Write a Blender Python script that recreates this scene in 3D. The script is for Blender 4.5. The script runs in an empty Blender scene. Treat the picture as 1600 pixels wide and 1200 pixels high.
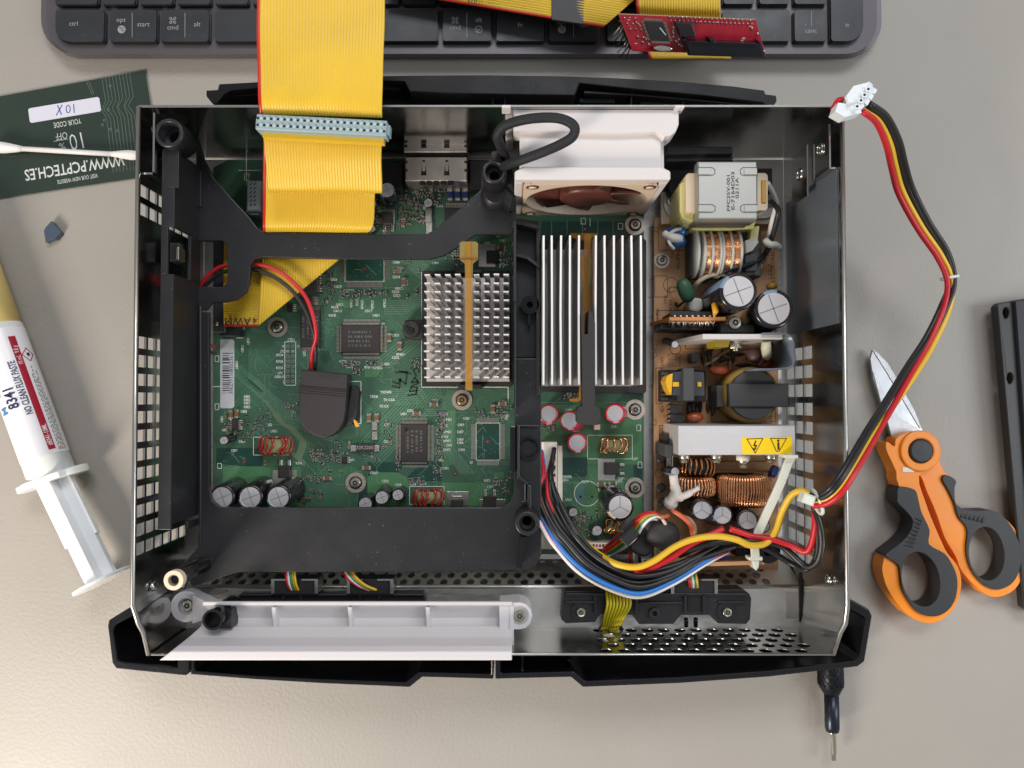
import bpy, bmesh, math, random
from mathutils import Vector, Matrix
R = math.radians
random.seed(7)
sc = bpy.context.scene
COL = sc.collection
# ------------------------------------------------------------------ camera (units: code is in mm, scene in metres)
F_PX, H_CAM, TILT = 1100.0, 362.0, R(1.3)
cam = bpy.data.objects.new("camera", bpy.data.cameras.new("camera"))
COL.objects.link(cam); sc.camera = cam
cam.location = (0, 0, H_CAM / 1000); cam.rotation_euler = (TILT, 0, 0)
cam.data.sensor_width = 36; cam.data.lens = 36 * F_PX / 1600
cam.data.clip_start = 0.005; cam.data.clip_end = 50
# ------------------------------------------------------------------ room light
w = bpy.data.worlds.new("World"); sc.world = w; w.use_nodes = True
nt = w.node_tree; nt.nodes.clear()
tc = nt.nodes.new("ShaderNodeTexCoord"); sx = nt.nodes.new("ShaderNodeSeparateXYZ")
rp = nt.nodes.new("ShaderNodeValToRGB"); bg = nt.nodes.new("ShaderNodeBackground"); wo = nt.nodes.new("ShaderNodeOutputWorld")
nt.links.new(tc.outputs["Generated"], sx.inputs[0]); nt.links.new(sx.outputs[2], rp.inputs[0])
nt.links.new(rp.outputs[0], bg.inputs[0]); nt.links.new(bg.outputs[0], wo.inputs[0])
rp.color_ramp.elements[0].position = 0.0; rp.color_ramp.elements[0].color = (.50, .47, .44, 1)
rp.color_ramp.elements[1].position = 0.95; rp.color_ramp.elements[1].color = (.30, .31, .33, 1)
bg.inputs[1].default_value = 0.88
def area(name, loc, target, size, power, col):
    l = bpy.data.lights.new(name, 'AREA'); l.shape = 'RECTANGLE'; l.size, l.size_y = size; l.energy = power; l.color = col
    o = bpy.data.objects.new(name, l); COL.objects.link(o); o.location = loc
    o.rotation_euler = (Vector(target) - Vector(loc)).to_track_quat('-Z', 'Y').to_euler()
    return o
area("window_light", (-.52, -.50, .40), (-.08, -.10, 0), (.18, .26), 7.0, (1.0, .90, .79))
area("ceiling_light", (.25, 1.15, 1.5), (0, 0, 0), (1.0, .5), 16.0, (.95, .97, 1.0))
area("right_window_light", (.80, -.02, .62), (.1, 0, 0), (.35, .45), 3.6, (.88, .94, 1.0))
sc.view_settings.view_transform = 'Standard'; sc.view_settings.look = 'None'
sc.view_settings.exposure = 0; sc.view_settings.gamma = 1; sc.view_settings.use_curve_mapping = False
sc.cycles.max_bounces = 8; sc.cycles.use_denoising = True
sc.cycles.caustics_reflective = False; sc.cycles.caustics_refractive = False

# ------------------------------------------------------------------ helpers
def W(px, py, z):
    """real position (mm) of a point seen at photo pixel (px, py) and standing z mm above the table"""
    u = (px - 800) / F_PX; v = (600 - py) / F_PX
    dy = v * math.cos(TILT) + math.sin(TILT); dz = v * math.sin(TILT) - math.cos(TILT)
    t = (z - H_CAM) / dz
    return Vector((u * t, dy * t, z))
def mm(px, z):            # length in mm of px pixels at height z
    return px * (H_CAM - z) / F_PX
def srgb(r, g, b):
    f = lambda c: (c / 255 / 12.92) if c / 255 <= .04045 else ((c / 255 + .055) / 1.055) ** 2.4
    return (f(r), f(g), f(b))

MATS = {}
def M(name, col, rough=.5, metal=0., bump=0., bscale=900., var=0., vscale=60., coat=0., trans=0., sss=0., spec=.5, rvar=0., stretch=None, alpha=1., dust=0., dcol=(.42, .40, .38), dscale=330, film=.010):
    if name in MATS: return MATS[name]
    m = bpy.data.materials.new(name); m.use_nodes = True; n = m.node_tree; p = n.nodes["Principled BSDF"]
    p.inputs["Base Color"].default_value = (*col, 1); p.inputs["Roughness"].default_value = rough
    p.inputs["Metallic"].default_value = metal; p.inputs["Coat Weight"].default_value = coat
    p.inputs["Coat Roughness"].default_value = .12
    p.inputs["Transmission Weight"].default_value = trans; p.inputs["Specular IOR Level"].default_value = spec
    p.inputs["Alpha"].default_value = alpha
    if sss:
        p.inputs["Subsurface Weight"].default_value = sss; p.inputs["Subsurface Radius"].default_value = (.004, .004, .004); p.inputs["Subsurface Scale"].default_value = 1
    t = n.nodes.new("ShaderNodeTexCoord"); src = t.outputs["Object"]
    if stretch:
        mp = n.nodes.new("ShaderNodeMapping"); mp.inputs["Scale"].default_value = stretch; n.links.new(src, mp.inputs[0]); src = mp.outputs[0]
    if var or rvar:
        nz = n.nodes.new("ShaderNodeTexNoise"); nz.inputs["Scale"].default_value = vscale; nz.inputs["Detail"].default_value = 6; nz.inputs["Roughness"].default_value = .62
        n.links.new(src, nz.inputs[0])
    if var:
        mx = n.nodes.new("ShaderNodeMix"); mx.data_type = 'RGBA'; mx.blend_type = 'MIX'
        mr = n.nodes.new("ShaderNodeMapRange"); mr.inputs[1].default_value = .3; mr.inputs[2].default_value = .7
        n.links.new(nz.outputs[0], mr.inputs[0]); n.links.new(mr.outputs[0], mx.inputs[0])
        mx.inputs[6].default_value = (*[max(0, c * (1 - var)) for c in col], 1); mx.inputs[7].default_value = (*[min(1, c * (1 + var)) for c in col], 1)
        n.links.new(mx.outputs[2], p.inputs["Base Color"])
    if rvar:
        mr = n.nodes.new("ShaderNodeMapRange"); mr.inputs[1].default_value = .3; mr.inputs[2].default_value = .7
        mr.inputs[3].default_value = max(.02, rough - rvar); mr.inputs[4].default_value = rough + rvar
        n.links.new(nz.outputs[0], mr.inputs[0]); n.links.new(mr.outputs[0], p.inputs["Roughness"])
    if bump:
        nb = n.nodes.new("ShaderNodeTexNoise"); nb.inputs["Scale"].default_value = bscale; nb.inputs["Detail"].default_value = 3
        bp = n.nodes.new("ShaderNodeBump"); bp.inputs["Strength"].default_value = bump; bp.inputs["Distance"].default_value = .0004
        n.links.new(src, nb.inputs[0]); n.links.new(nb.outputs[0], bp.inputs["Height"]); n.links.new(bp.outputs[0], p.inputs["Normal"])
    if dust:       # small settled specks
        vo = n.nodes.new("ShaderNodeTexVoronoi"); vo.inputs["Scale"].default_value = dscale; n.links.new(t.outputs["Object"], vo.inputs["Vector"])
        n2 = n.nodes.new("ShaderNodeTexNoise"); n2.inputs["Scale"].default_value = 40; n.links.new(t.outputs["Object"], n2.inputs[0])
        k1 = n.nodes.new("ShaderNodeMapRange"); k1.inputs[1].default_value = .10; k1.inputs[2].default_value = .04; n.links.new(vo.outputs["Distance"], k1.inputs[0])
        k2 = n.nodes.new("ShaderNodeMapRange"); k2.inputs[1].default_value = .46; k2.inputs[2].default_value = .62; n.links.new(n2.outputs[0], k2.inputs[0])
        ml = n.nodes.new("ShaderNodeMath"); ml.operation = 'MULTIPLY'; n.links.new(k1.outputs[0], ml.inputs[0]); n.links.new(k2.outputs[0], ml.inputs[1])
        ad = n.nodes.new("ShaderNodeMath"); ad.operation = 'MULTIPLY_ADD'; ad.use_clamp = True; n.links.new(ml.outputs[0], ad.inputs[0]); ad.inputs[1].default_value = dust; 
        k3 = n.nodes.new("ShaderNodeMapRange"); k3.inputs[1].default_value = .45; k3.inputs[2].default_value = .8; k3.inputs[4].default_value = film; n.links.new(n2.outputs[0], k3.inputs[0]); n.links.new(k3.outputs[0], ad.inputs[2])
        mx = n.nodes.new("ShaderNodeMix"); mx.data_type = 'RGBA'; n.links.new(ad.outputs[0], mx.inputs[0]); mx.inputs[6].default_value = (*col, 1); mx.inputs[7].default_value = (*dcol, 1)
        n.links.new(mx.outputs[2], p.inputs["Base Color"])
    MATS[name] = m
    return m

class MB:
    """collects shapes (mm) into ONE mesh object"""
    def __init__(s): s.v = []; s.f = []; s.m = []; s.mats = []; s.sm = []
    def mi(s, m):
        if m not in s.mats: s.mats.append(m)
        return s.mats.index(m)
    def add(s, vs, fs, m, smooth=False):
        o = len(s.v); s.v += [tuple(v) for v in vs]; k = s.mi(m)
        for f in fs: s.f.append([o + i for i in f]); s.m.append(k); s.sm.append(smooth)
        return s
    def box(s, x0, x1, y0, y1, z0, z1, m):
        if x0 > x1: x0, x1 = x1, x0
        if y0 > y1: y0, y1 = y1, y0
        vs = [(x, y, z) for z in (z0, z1) for (x, y) in ((x0, y0), (x1, y0), (x1, y1), (x0, y1))]
        return s.add(vs, [(3, 2, 1, 0), (4, 5, 6, 7), (0, 1, 5, 4), (1, 2, 6, 5), (2, 3, 7, 6), (3, 0, 4, 7)], m)
    def rbox(s, c, sx_, sy_, z0, z1, ang, m, ch=0.0):
        """box centred at c (xy), size sx,sy, turned ang degrees, optional chamfered top"""
        a = R(ang); ca, sa = math.cos(a), math.sin(a)
        def q(x, y, z): return (c[0] + x * ca - y * sa, c[1] + x * sa + y * ca, z)
        hx, hy = sx_ / 2, sy_ / 2
        if not ch:
            vs = [q(x, y, z) for z in (z0, z1) for (x, y) in ((-hx, -hy), (hx, -hy), (hx, hy), (-hx, hy))]
            return s.add(vs, [(3, 2, 1, 0), (4, 5, 6, 7), (0, 1, 5, 4), (1, 2, 6, 5), (2, 3, 7, 6), (3, 0, 4, 7)], m)
        vs = []
        for z, e in ((z0, 0), (z1 - ch, 0), (z1, ch)):
            vs += [q(x, y, z) for (x, y) in ((-hx + e, -hy + e), (hx - e, -hy + e), (hx - e, hy - e), (-hx + e, hy - e))]
        fs = [(3, 2, 1, 0), (8, 9, 10, 11)]
        for L in (0, 4):
            for i in range(4): fs.append((L + i, L + (i + 1) % 4, L + 4 + (i + 1) % 4, L + 4 + i))
        return s.add(vs, fs, m)
    def pbox(s, px0, py0, px1, py1, z0, z1, m, ch=0.0):
        """box whose TOP face is seen at the photo rectangle"""
        a = W(px0, py0, z1); b = W(px1, py1, z1)
        return s.rbox(((a.x + b.x) / 2, (a.y + b.y) / 2), abs(b.x - a.x), abs(b.y - a.y), z0, z1, 0, m, ch)
    def lathe(s, c, prof, m, seg=24, mats=None, off=(0, 0), axis=None, smooth=True):
        """prof: [(r, z)...] ; off = lean of the axis in xy per mm of z from first z"""
        z00 = prof[0][1]; vs = []; fs = []
        for (r, z) in prof:
            for i in range(seg):
                a = 2 * math.pi * i / seg
                vs.append((c[0] + off[0] * (z - z00) + r * math.cos(a), c[1] + off[1] * (z - z00) + r * math.sin(a), z))
        n = len(prof)
        for k in range(n - 1):
            mk = mats[k] if mats else m
            fs = [(k * seg + i, k * seg + (i + 1) % seg, (k + 1) * seg + (i + 1) % seg, (k + 1) * seg + i) for i in range(seg)]
            o = len(s.v) if k == 0 else o
            if k == 0: s.v += vs
            ki = s.mi(mk)
            sf = smooth and abs(prof[k + 1][1] - prof[k][1]) > .3 * abs(prof[k + 1][0] - prof[k][0])
            for f in fs: s.f.append([o + i for i in f]); s.m.append(ki); s.sm.append(sf)
        for k, rev in ((0, True), (n - 1, False)):
            if prof[k][0] > 1e-6:
                f = [o + k * seg + i for i in range(seg)]
                s.f.append(f[::-1] if rev else f); s.m.append(s.mi(mats[0 if rev else -1] if mats else m)); s.sm.append(False)
        return s
    def cyl(s, c, r, z0, z1, m, seg=20): return s.lathe(c, [(r, z0), (r, z1)], m, seg)
    def ring(s, c, r0, r1, z0, z1, m, seg=28, off=(0, 0)):
        vs = []; h = z1 - z0
        for (r, z) in ((r1, z0), (r1, z1), (r0, z1), (r0, z0)):
            for i in range(seg):
                a = 2 * math.pi * i / seg; vs.append((c[0] + off[0] * (z - z0) + r * math.cos(a), c[1] + off[1] * (z - z0) + r * math.sin(a), z))
        fs = [(k * seg + i, k * seg + (i + 1) % seg, ((k + 1) % 4) * seg + (i + 1) % seg, ((k + 1) % 4) * seg + i) for k in range(4) for i in range(seg)]
        return s.add(vs, fs, m)
    def prism(s, pts, z0, z1, m, holes=(), zf=None):
        """pts / holes: xy lists (mm). zf(x,y) adds height to the top"""
        loops = [list(pts)] + [list(h) for h in holes]
        bm = bmesh.new(); alle = []
        for L in loops:
            vv = [bm.verts.new((p[0], p[1], 0)) for p in L]
            alle += [bm.edges.new((vv[i], vv[(i + 1) % len(vv)])) for i in range(len(vv))]
        bmesh.ops.triangle_fill(bm, use_beauty=True, use_dissolve=False, edges=alle, normal=(0, 0, 1))
        bm.verts.index_update(); tri = []
        for f in bm.faces:
            idx = [v.index for v in f.verts]
            if f.normal.z < 0: idx.reverse()
            tri.append(idx)
        co = [v.co.copy() for v in bm.verts]; nv = len(co); bm.free()
        g = zf or (lambda x, y: 0)
        vs = [(c.x, c.y, z0) for c in co] + [(c.x, c.y, z1 + g(c.x, c.y)) for c in co]
        fs = [t[::-1] for t in tri] + [[i + nv for i in t] for t in tri]
        b = 0
        for li, L in enumerate(loops):
            n = len(L); ar = sum(L[i][0] * L[(i + 1) % n][1] - L[(i + 1) % n][0] * L[i][1] for i in range(n))
            for i in range(n):
                j = (i + 1) % n; q = [b + i, b + j, b + j + nv, b + i + nv]
                if (ar > 0) == (li > 0): q.reverse()
                fs.append(q)
            b += n
        return s.add(vs, fs, m)
    def pprism(s, ppts, z0, z1, m, holes=(), zf=None):
        f = lambda L: [tuple(W(x, y, z1)[:2]) for x, y in L]
        return s.prism(f(ppts), z0, z1, m, [f(h) for h in holes], zf)
    def tube(s, P, r, m, seg=8, closed=False, caps=True):
        P = [Vector(p) for p in P]; n = len(P); vs = []
        up = Vector((0, 0, 1)); prev = None
        for i in range(n):
            a = P[(i - 1) % n] if (closed or i > 0) else P[i]; b = P[(i + 1) % n] if (closed or i < n - 1) else P[i]
            t = (b - a).normalized() if (b - a).length > 1e-9 else Vector((1, 0, 0))
            if prev is None:
                ref = up if abs(t.z) < .9 else Vector((1, 0, 0)); nn = (ref - t * ref.dot(t)).normalized()
            else:
                nn = prev - t * prev.dot(t); nn = nn.normalized() if nn.length > 1e-6 else prev
            prev = nn; bb = t.cross(nn); rr = r[i] if isinstance(r, (list, tuple)) else r
            for k in range(seg):
                a_ = 2 * math.pi * k / seg; vs.append(P[i] + (nn * math.cos(a_) + bb * math.sin(a_)) * rr)
        fs = []
        for i in range(n if closed else n - 1):
            j = (i + 1) % n
            for k in range(seg): fs.append((i * seg + k, i * seg + (k + 1) % seg, j * seg + (k + 1) % seg, j * seg + k))
        if not closed and caps: fs += [tuple(range(seg))[::-1], tuple((n - 1) * seg + k for k in range(seg))]
        return s.add(vs, fs, m, True)
    def flat(s, pts, wd, z, m):
        """flat painted / etched polyline"""
        P = [Vector((p[0], p[1])) for p in pts]
        for a, b in zip(P, P[1:]):
            d = b - a
            if d.length < 1e-6: continue
            d.normalize(); nn = Vector((-d.y, d.x)) * wd / 2; e = d * wd * .25
            s.add([(*(a - nn - e), z), (*(b - nn + e), z), (*(b + nn + e), z), (*(a + nn - e), z)], [(0, 1, 2, 3)], m)
        return s
    def pflat(s, pts, wd, z, m): return s.flat([W(x, y, z) for x, y in pts], wd, z, m)
    def quad(s, c, sx_, sy_, z, ang, m):
        a = R(ang); ca, sa = math.cos(a), math.sin(a)
        return s.add([(c[0] + x * ca - y * sa, c[1] + x * sa + y * ca, z) for x, y in ((-sx_ / 2, -sy_ / 2), (sx_ / 2, -sy_ / 2), (sx_ / 2, sy_ / 2), (-sx_ / 2, sy_ / 2))], [(0, 1, 2, 3)], m)
    def text(s, t, px, py, z, size, ang, m, bold=0., align='CENTER', mat4=None, sxk=1.0):
        key = (t, round(bold, 3))
        if key not in TEXTS:
            c = bpy.data.curves.new("t", 'FONT'); c.body = t; c.size = 1; c.offset = bold; c.resolution_u = 2
            c.align_x = 'CENTER'; c.align_y = 'CENTER'
            o = bpy.data.objects.new("t", c); COL.objects.link(o)
            dg = bpy.context.evaluated_depsgraph_get(); me = bpy.data.meshes.new_from_object(o.evaluated_get(dg))
            TEXTS[key] = ([v.co.copy() for v in me.vertices], [tuple(p.vertices) for p in me.polygons])
            bpy.data.objects.remove(o); bpy.data.curves.remove(c); bpy.data.meshes.remove(me)
        vs, fs = TEXTS[key]
        if mat4 is None:
            c = W(px, py, z); mat4 = Matrix.Translation(c) @ Matrix.Rotation(R(ang), 4, 'Z')
        k = Matrix.Diagonal((size * sxk, size, size, 1))
        return s.add([mat4 @ (k @ v) for v in vs], fs, m)
    def build(s, name, parent=None, bevel=0., bang=35, solid=0., seg=2, sub=0, merge=False):
        if not s.v: return None
        xs = [v[0] for v in s.v]; ys = [v[1] for v in s.v]; zs = [v[2] for v in s.v]
        c = Vector(((min(xs) + max(xs)) / 2, (min(ys) + max(ys)) / 2, min(zs)))
        me = bpy.data.meshes.new(name)
        me.from_pydata([((v[0] - c.x) / 1000, (v[1] - c.y) / 1000, (v[2] - c.z) / 1000) for v in s.v], [], s.f)
        for m in s.mats: me.materials.append(m)
        me.polygons.foreach_set("material_index", s.m); me.polygons.foreach_set("use_smooth", s.sm); me.update()
        if merge:
            bm = bmesh.new(); bm.from_mesh(me); bmesh.ops.remove_doubles(bm, verts=bm.verts, dist=1e-6); bmesh.ops.recalc_face_normals(bm, faces=bm.faces); bm.to_mesh(me); bm.free()
        o = bpy.data.objects.new(name, me); COL.objects.link(o)
        wl = c / 1000; ORG[o.name] = wl
        if parent is not None: o.parent = parent; o.location = wl - ORG[parent.name]
        else: o.location = wl
        if solid: q = o.modifiers.new("s", 'SOLIDIFY'); q.thickness = solid / 1000; q.offset = 0
        if bevel:
            q = o.modifiers.new("b", 'BEVEL'); q.width = bevel / 1000; q.segments = seg; q.limit_method = 'ANGLE'; q.angle_limit = R(bang)
        if sub: q = o.modifiers.new("u", 'SUBSURF'); q.levels = q.render_levels = sub
        return o
TEXTS = {}; ORG = {}
def tag(o, label=None, cat=None, group=None, kind=None):
    if label: o['label'] = label
    if cat: o['category'] = cat
    if group: o['group'] = group
    if kind: o['kind'] = kind
    return o
def thing(name, loc, label, cat, group=None):
    o = bpy.data.objects.new(name, None); COL.objects.link(o); o.location = Vector(loc) / 1000; o.empty_display_size = .01
    ORG[o.name] = Vector(loc) / 1000
    return tag(o, label, cat, group)
def spline(P, n=8):
    P = [Vector(p) for p in P]; Q = [P[0] * 2 - P[1]] + P + [P[-1] * 2 - P[-2]]; out = []
    for i in range(1, len(Q) - 2):
        for k in range(n):
            t = k / n; a, b, c, d = Q[i - 1], Q[i], Q[i + 1], Q[i + 2]
            out.append(.5 * ((2 * b) + (c - a) * t + (2 * a - 5 * b + 4 * c - d) * t * t + (3 * b - a - 3 * c + d) * t ** 3))
    return out + [P[-1]]
def pspl(pts, n=8): return spline([W(*p) for p in pts], n)
def circ(c, r, n=24, ry=None, ang=0):
    ry = ry or r; a0 = R(ang); out = []
    for i in range(n):
        a = 2 * math.pi * i / n; x, y = r * math.cos(a), ry * math.sin(a)
        out.append((c[0] + x * math.cos(a0) - y * math.sin(a0), c[1] + x * math.sin(a0) + y * math.cos(a0)))
    return out
def rrect(x0, y0, x1, y1, r, n=4):
    if isinstance(r, (int, float)): r = (r,) * 4
    if x0 > x1: x0, x1 = x1, x0
    if y0 > y1: y0, y1 = y1, y0
    out = []
    for (cx, cy, a0, rr) in ((x1 - r[0], y1 - r[0], 0, r[0]), (x0 + r[1], y1 - r[1], 90, r[1]), (x0 + r[2], y0 + r[2], 180, r[2]), (x1 - r[3], y0 + r[3], 270, r[3])):
        for k in range(n + 1):
            a = R(a0 + 90 * k / n); out.append((cx + rr * math.cos(a), cy + rr * math.sin(a)))
    return out
# ------------------------------------------------------------------ materials
G = srgb
m_desk = M("desk_laminate", (.350, .324, .288), .55, bump=.42, bscale=560, rvar=.05, vscale=14, var=.03)
m_steel = M("bright_steel", (.58, .57, .55), .18, 1, rvar=.07, vscale=70, bump=.02, bscale=60)
m_floorsteel = M("galvanised_steel", (.74, .72, .68), .38, .85, rvar=.12, vscale=160, stretch=(1, 6, 1))
m_edge = M("cut_steel_edge", (.50, .49, .47), .3, 1)
m_blk = M("black_plastic", (.016, .016, .018), .38, bump=.10, bscale=1500, rvar=.05, vscale=60, dust=.5)
m_blkg = M("glossy_black_plastic", (.008, .008, .010), .16, rvar=.05, vscale=50, bump=.02, bscale=900)
m_blkt = M("textured_black_plastic", (.020, .018, .019), .6, bump=.5, bscale=2500)
m_shell = M("shell_black_plastic", (.006, .006, .007), .5, spec=.3, bump=.2, bscale=2500, rvar=.1, vscale=50, dust=.35)
m_chip = M("chip_epoxy", (.030, .025, .024), .5, bump=.12, bscale=3000, rvar=.08)
m_chipmark = M("chip_marking", (.12, .11, .10), .6)
m_pcb = M("green_solder_mask", G(62, 98, 76), .38, var=.26, vscale=28, coat=.15)
m_pcb2 = M("green_copper_pour", G(76, 124, 82), .38, var=.14, vscale=60, coat=.15)
m_pcb3 = M("dark_green_mask", G(30, 66, 56), .34, var=.2, vscale=60, coat=.15)
m_trace = M("green_trace", G(104, 142, 116), .35, coat=.15)
m_silk = M("silkscreen_white", (.78, .80, .74), .6)
m_tan = M("brown_board", G(190, 144, 102), .42, var=.12, vscale=40)
m_tanink = M("brown_board_ink", G(58, 38, 28), .6)
m_sold = M("solder", (.68, .64, .58), .32, 1, bump=.2, bscale=2500)
m_lead = M("tinned_lead", (.62, .55, .47), .36, 1)
m_alu = M("aluminium", (.74, .72, .70), .45, .8, rvar=.08, vscale=90, stretch=(8, 1, 1))
m_alum = M("matt_aluminium", (.66, .62, .60), .6, .55, var=.05, vscale=200)
m_aluw = M("milled_aluminium_top", (.85, .84, .82), .45, .4)
m_gold = M("brass", (.62, .44, .22), .3, 1)
m_screw = M("zinc_screw", (.58, .55, .46), .27, 1)
m_dark = M("deep_black", (.004, .004, .004), .7)
m_wht = M("white_printed_plastic", (.63, .605, .615), .42, sss=.1, bump=.10, bscale=700, stretch=(.25, 4, 4))
m_whtd = M("white_duct_plastic", (.68, .635, .62), .45, sss=.1, bump=.08, bscale=900, stretch=(4, .3, 4))
m_cream = M("cream_plastic", G(226, 206, 178), .5)
m_beige = M("beige_fan_plastic", (.72, .56, .42), .45)
m_maroon = M("maroon_fan_plastic", (.115, .036, .025), .38)
m_cop = M("copper_wire", (.80, .40, .20), .26, 1, rvar=.06, vscale=300)
m_cop2 = M("dark_copper_wire", (.58, .26, .12), .26, 1)
m_redw = M("red_enamel_wire", (.30, .028, .018), .28, coat=.3)
m_core = M("ferrite_green", G(128, 132, 88), .7)
m_corew = M("ferrite_white", G(150, 150, 130), .7)
m_ferr = M("ferrite_grey", (.055, .056, .058), .62, bump=.3, bscale=1500)
m_sleeve = M("black_sleeve", (.012, .010, .014), .22, coat=.3)
m_sleevep = M("purple_black_sleeve", (.022, .014, .022), .22, coat=.3)
m_stripe = M("sleeve_stripe", G(120, 140, 165), .35)
m_captop = M("capacitor_top", (.52, .50, .51), .5, .4, rvar=.08, vscale=300, bump=.05)
m_redcap = M("red_sleeve", (.62, .025, .06), .25, coat=.4)
m_pink = M("pink_stripe", G(228, 150, 170), .4)
m_rib = M("ribbon_yellow", G(222, 182, 50), .45, var=.07, vscale=35)
m_ribd = M("ribbon_yellow_groove", G(176, 130, 14), .5)
m_ribr = M("ribbon_red_edge", G(190, 40, 18), .4)
m_conn = M("grey_connector", G(148, 168, 172), .45)
m_ivory = M("ivory_nylon", G(228, 220, 205), .45, sss=.08)
m_nyl = M("clear_nylon", G(215, 220, 208), .4, sss=.25)
m_amber = M("amber_tape", G(196, 134, 34), .25, coat=.2, alpha=.5)
m_amberl = M("amber_tape_light", G(186, 160, 92), .25, coat=.2, alpha=.38)
m_ink = M("printed_ink", (.02, .018, .02), .6)
wires = {k: M("wire_" + k, v, .42, coat=0, bump=.05, bscale=500) for k, v in dict(
    red=(.52, .010, .018), black=(.012, .012, .014), blue=G(30, 110, 190), white=G(222, 216, 212), yellow=G(222, 178, 44),
    orange=G(196, 92, 50), green=G(20, 130, 92), brown=G(150, 110, 90), grey=G(90, 92, 96), lemon=G(200, 186, 30), darkyellow=G(176, 140, 20)).items()}
# =================================================================== SETTING
mb = MB(); mb.box(-900, 900, -700, 700, -25, 0, m_desk); desk = mb.build("desk_surface"); tag(desk, kind="structure")

# =================================================================== KEYBOARD
def keyboard():
    m_body = M("keyboard_graphite", G(92, 88, 92), .42, .35, bump=.12, bscale=2500)
    m_rim = M("keyboard_rim", G(112, 110, 116), .35, .5)
    m_key = M("key_charcoal", G(44, 46, 50), .42, bump=.1, bscale=2500, rvar=.10, vscale=60, dust=.3)
    m_keys = M("key_side", G(18, 18, 20), .3)
    m_leg = M("key_legend", G(150, 148, 148), .5)
    t = thing("keyboard", W(720, 0, 0), "dark grey computer keyboard with charcoal keys along the top of the desk", "keyboard")
    def rr(x0, y0, x1, y1, r, z):      # r px: bottom-left, bottom-right matter
        a, b = W(x0, y1, z), W(x1, y0, z)
        return rrect(a.x, a.y, b.x, b.y, (mm(12, z), mm(12, z), mm(r[0], z), mm(r[1], z)), 8)
    mb = MB()
    mb.prism(rr(73, -420, 1364, 93, (58, 52), 0), .6, 5, m_rim)
    mb.prism(rr(76, -418, 1361, 88, (56, 50), 7), 5, 9.5, m_body)
    mb.build("body", t, bevel=.8)
    Z = 12.6
    def key(x0, y0, x1, y1, leg=(), bl=4, br=4):
        mb = MB(); a, b = W(x0, y1, Z), W(x1, y0, Z); r = mm(5, Z)
        pts = rrect(a.x, a.y, b.x, b.y, (r, r, mm(bl, Z), mm(br, Z)), 5)
        cx, cy = (a.x + b.x) / 2, (a.y + b.y) / 2
        sc_ = [(cx + (x - cx) * (1 + .8 / abs(b.x - a.x)), cy + (y - cy) * (1 + .8 / abs(b.y - a.y))) for x, y in pts]
        mb.prism(sc_, 8.4, 11.2, m_keys)
        w_, h_ = abs(b.x - a.x) / 2, abs(b.y - a.y) / 2
        mb.prism(pts, 11.2, Z, m_key)
        o = mb.build("key", t, bevel=.35)
        if leg:
            mt = MB()
            for q in leg:
                if q[0] == 'bar': mt.pflat([(q[1], q[2]), (q[1], q[3])], .25, Z + .06, m_leg)
                elif q[0] == 'dot':
                    c = W(q[1], q[2], Z); mt.ring(c, q[3], q[4], Z, Z + .06, m_leg, 20) if q[3] else mt.cyl(c, q[4], Z, Z + .06, m_leg, 20)
                elif q[0] == 'cmdsym':
                    for dx, dy in ((-1, -1), (1, -1), (1, 1), (-1, 1)): mt.ring(W(q[1] + dx * 3.2, q[2] + dy * 3.2, Z), .45, .72, Z, Z + .06, m_leg, 12)
                    for dx in (-1.9, 1.9): mt.pflat([(q[1] + dx, q[2] - 3), (q[1] + dx, q[2] + 3)], .22, Z + .07, m_leg); mt.pflat([(q[1] - 3, q[2] + dx), (q[1] + 3, q[2] + dx)], .22, Z + .08, m_leg)
                elif q[0] == 'optsym':
                    c = W(q[1], q[2], Z); mt.cyl(c, 2.0, Z, Z + .06, m_leg, 20)
                    mt.pflat([(q[1] - 4, q[2] - 2.5), (q[1] - 1, q[2] - 2.5), (q[1] + 1, q[2] + 2), (q[1] + 4, q[2] + 2)], .3, Z + .12, m_key); mt.pflat([(q[1] + 1, q[2] - 2.5), (q[1] + 4, q[2] - 2.5)], .3, Z + .12, m_key)
                else: mt.text(q[0], q[1], q[2], Z + .07, q[3] if len(q) > 3 else 3.4, 0, m_leg)
            mt.build("legend", o)
    B0, B1 = 15, 64
    key(86, B0, 162, B1, [("ctrl", 115, 37)], bl=22)
    key(172, B0, 244, B1, [("opt", 189, 31), ("start", 224, 38), ('bar', 206.5, 20, 58), ('optsym', 190, 46)])
    key(251, B0, 326, B1, [("cmd", 270, 43), ("alt", 308, 38), ('bar', 289, 20, 58), ('cmdsym', 270, 32)])
    key(336, B0, 684, B1)
    key(692, B0, 767, B1, [("cmd", 711, 43), ("alt", 748, 31), ('bar', 729.5, 20, 58), ('cmdsym', 711, 32), ('dot', 748, 46, 1.5, 1.85), ("gr", 748, 46, 2.4)])
    key(776, B0, 850, B1, [("fn", 813, 39)])
    key(858, B0, 932, B1, [("opt", 877, 35), ("ctrl", 913, 39), ('bar', 896, 20, 58), ('optsym', 878, 46)])
    key(949, B0, 1001, B1); key(1008, B0, 1060, B1); key(1067, B0, 1119, B1)
    key(1129, B0, 1234, B1)
    key(1242, B0, 1291, B1, [("canc", 1267, 48), (",", 1259, 36), (".", 1277, 33), ('bar', 1268, 18, 40)])
    key(1299, -50, 1348, B1, [('bar2', 0, 0)] if 0 else [("=", 1324, 40, 4.2)], br=26)
    for i in range(9): key(86 + i * 0 if i == 0 else 160 + (i - 1) * 58.8, -44, 152 if i == 0 else 211 + (i - 1) * 58.8, 6)
    for x0, x1 in ((630, 681), (688, 740), (747, 799), (806, 857), (865, 1010), (1020, 1060), (1067, 1119), (1131, 1178), (1187, 1233), (1242, 1291)): key(x0, -44, x1, 6)
keyboard()

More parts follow.
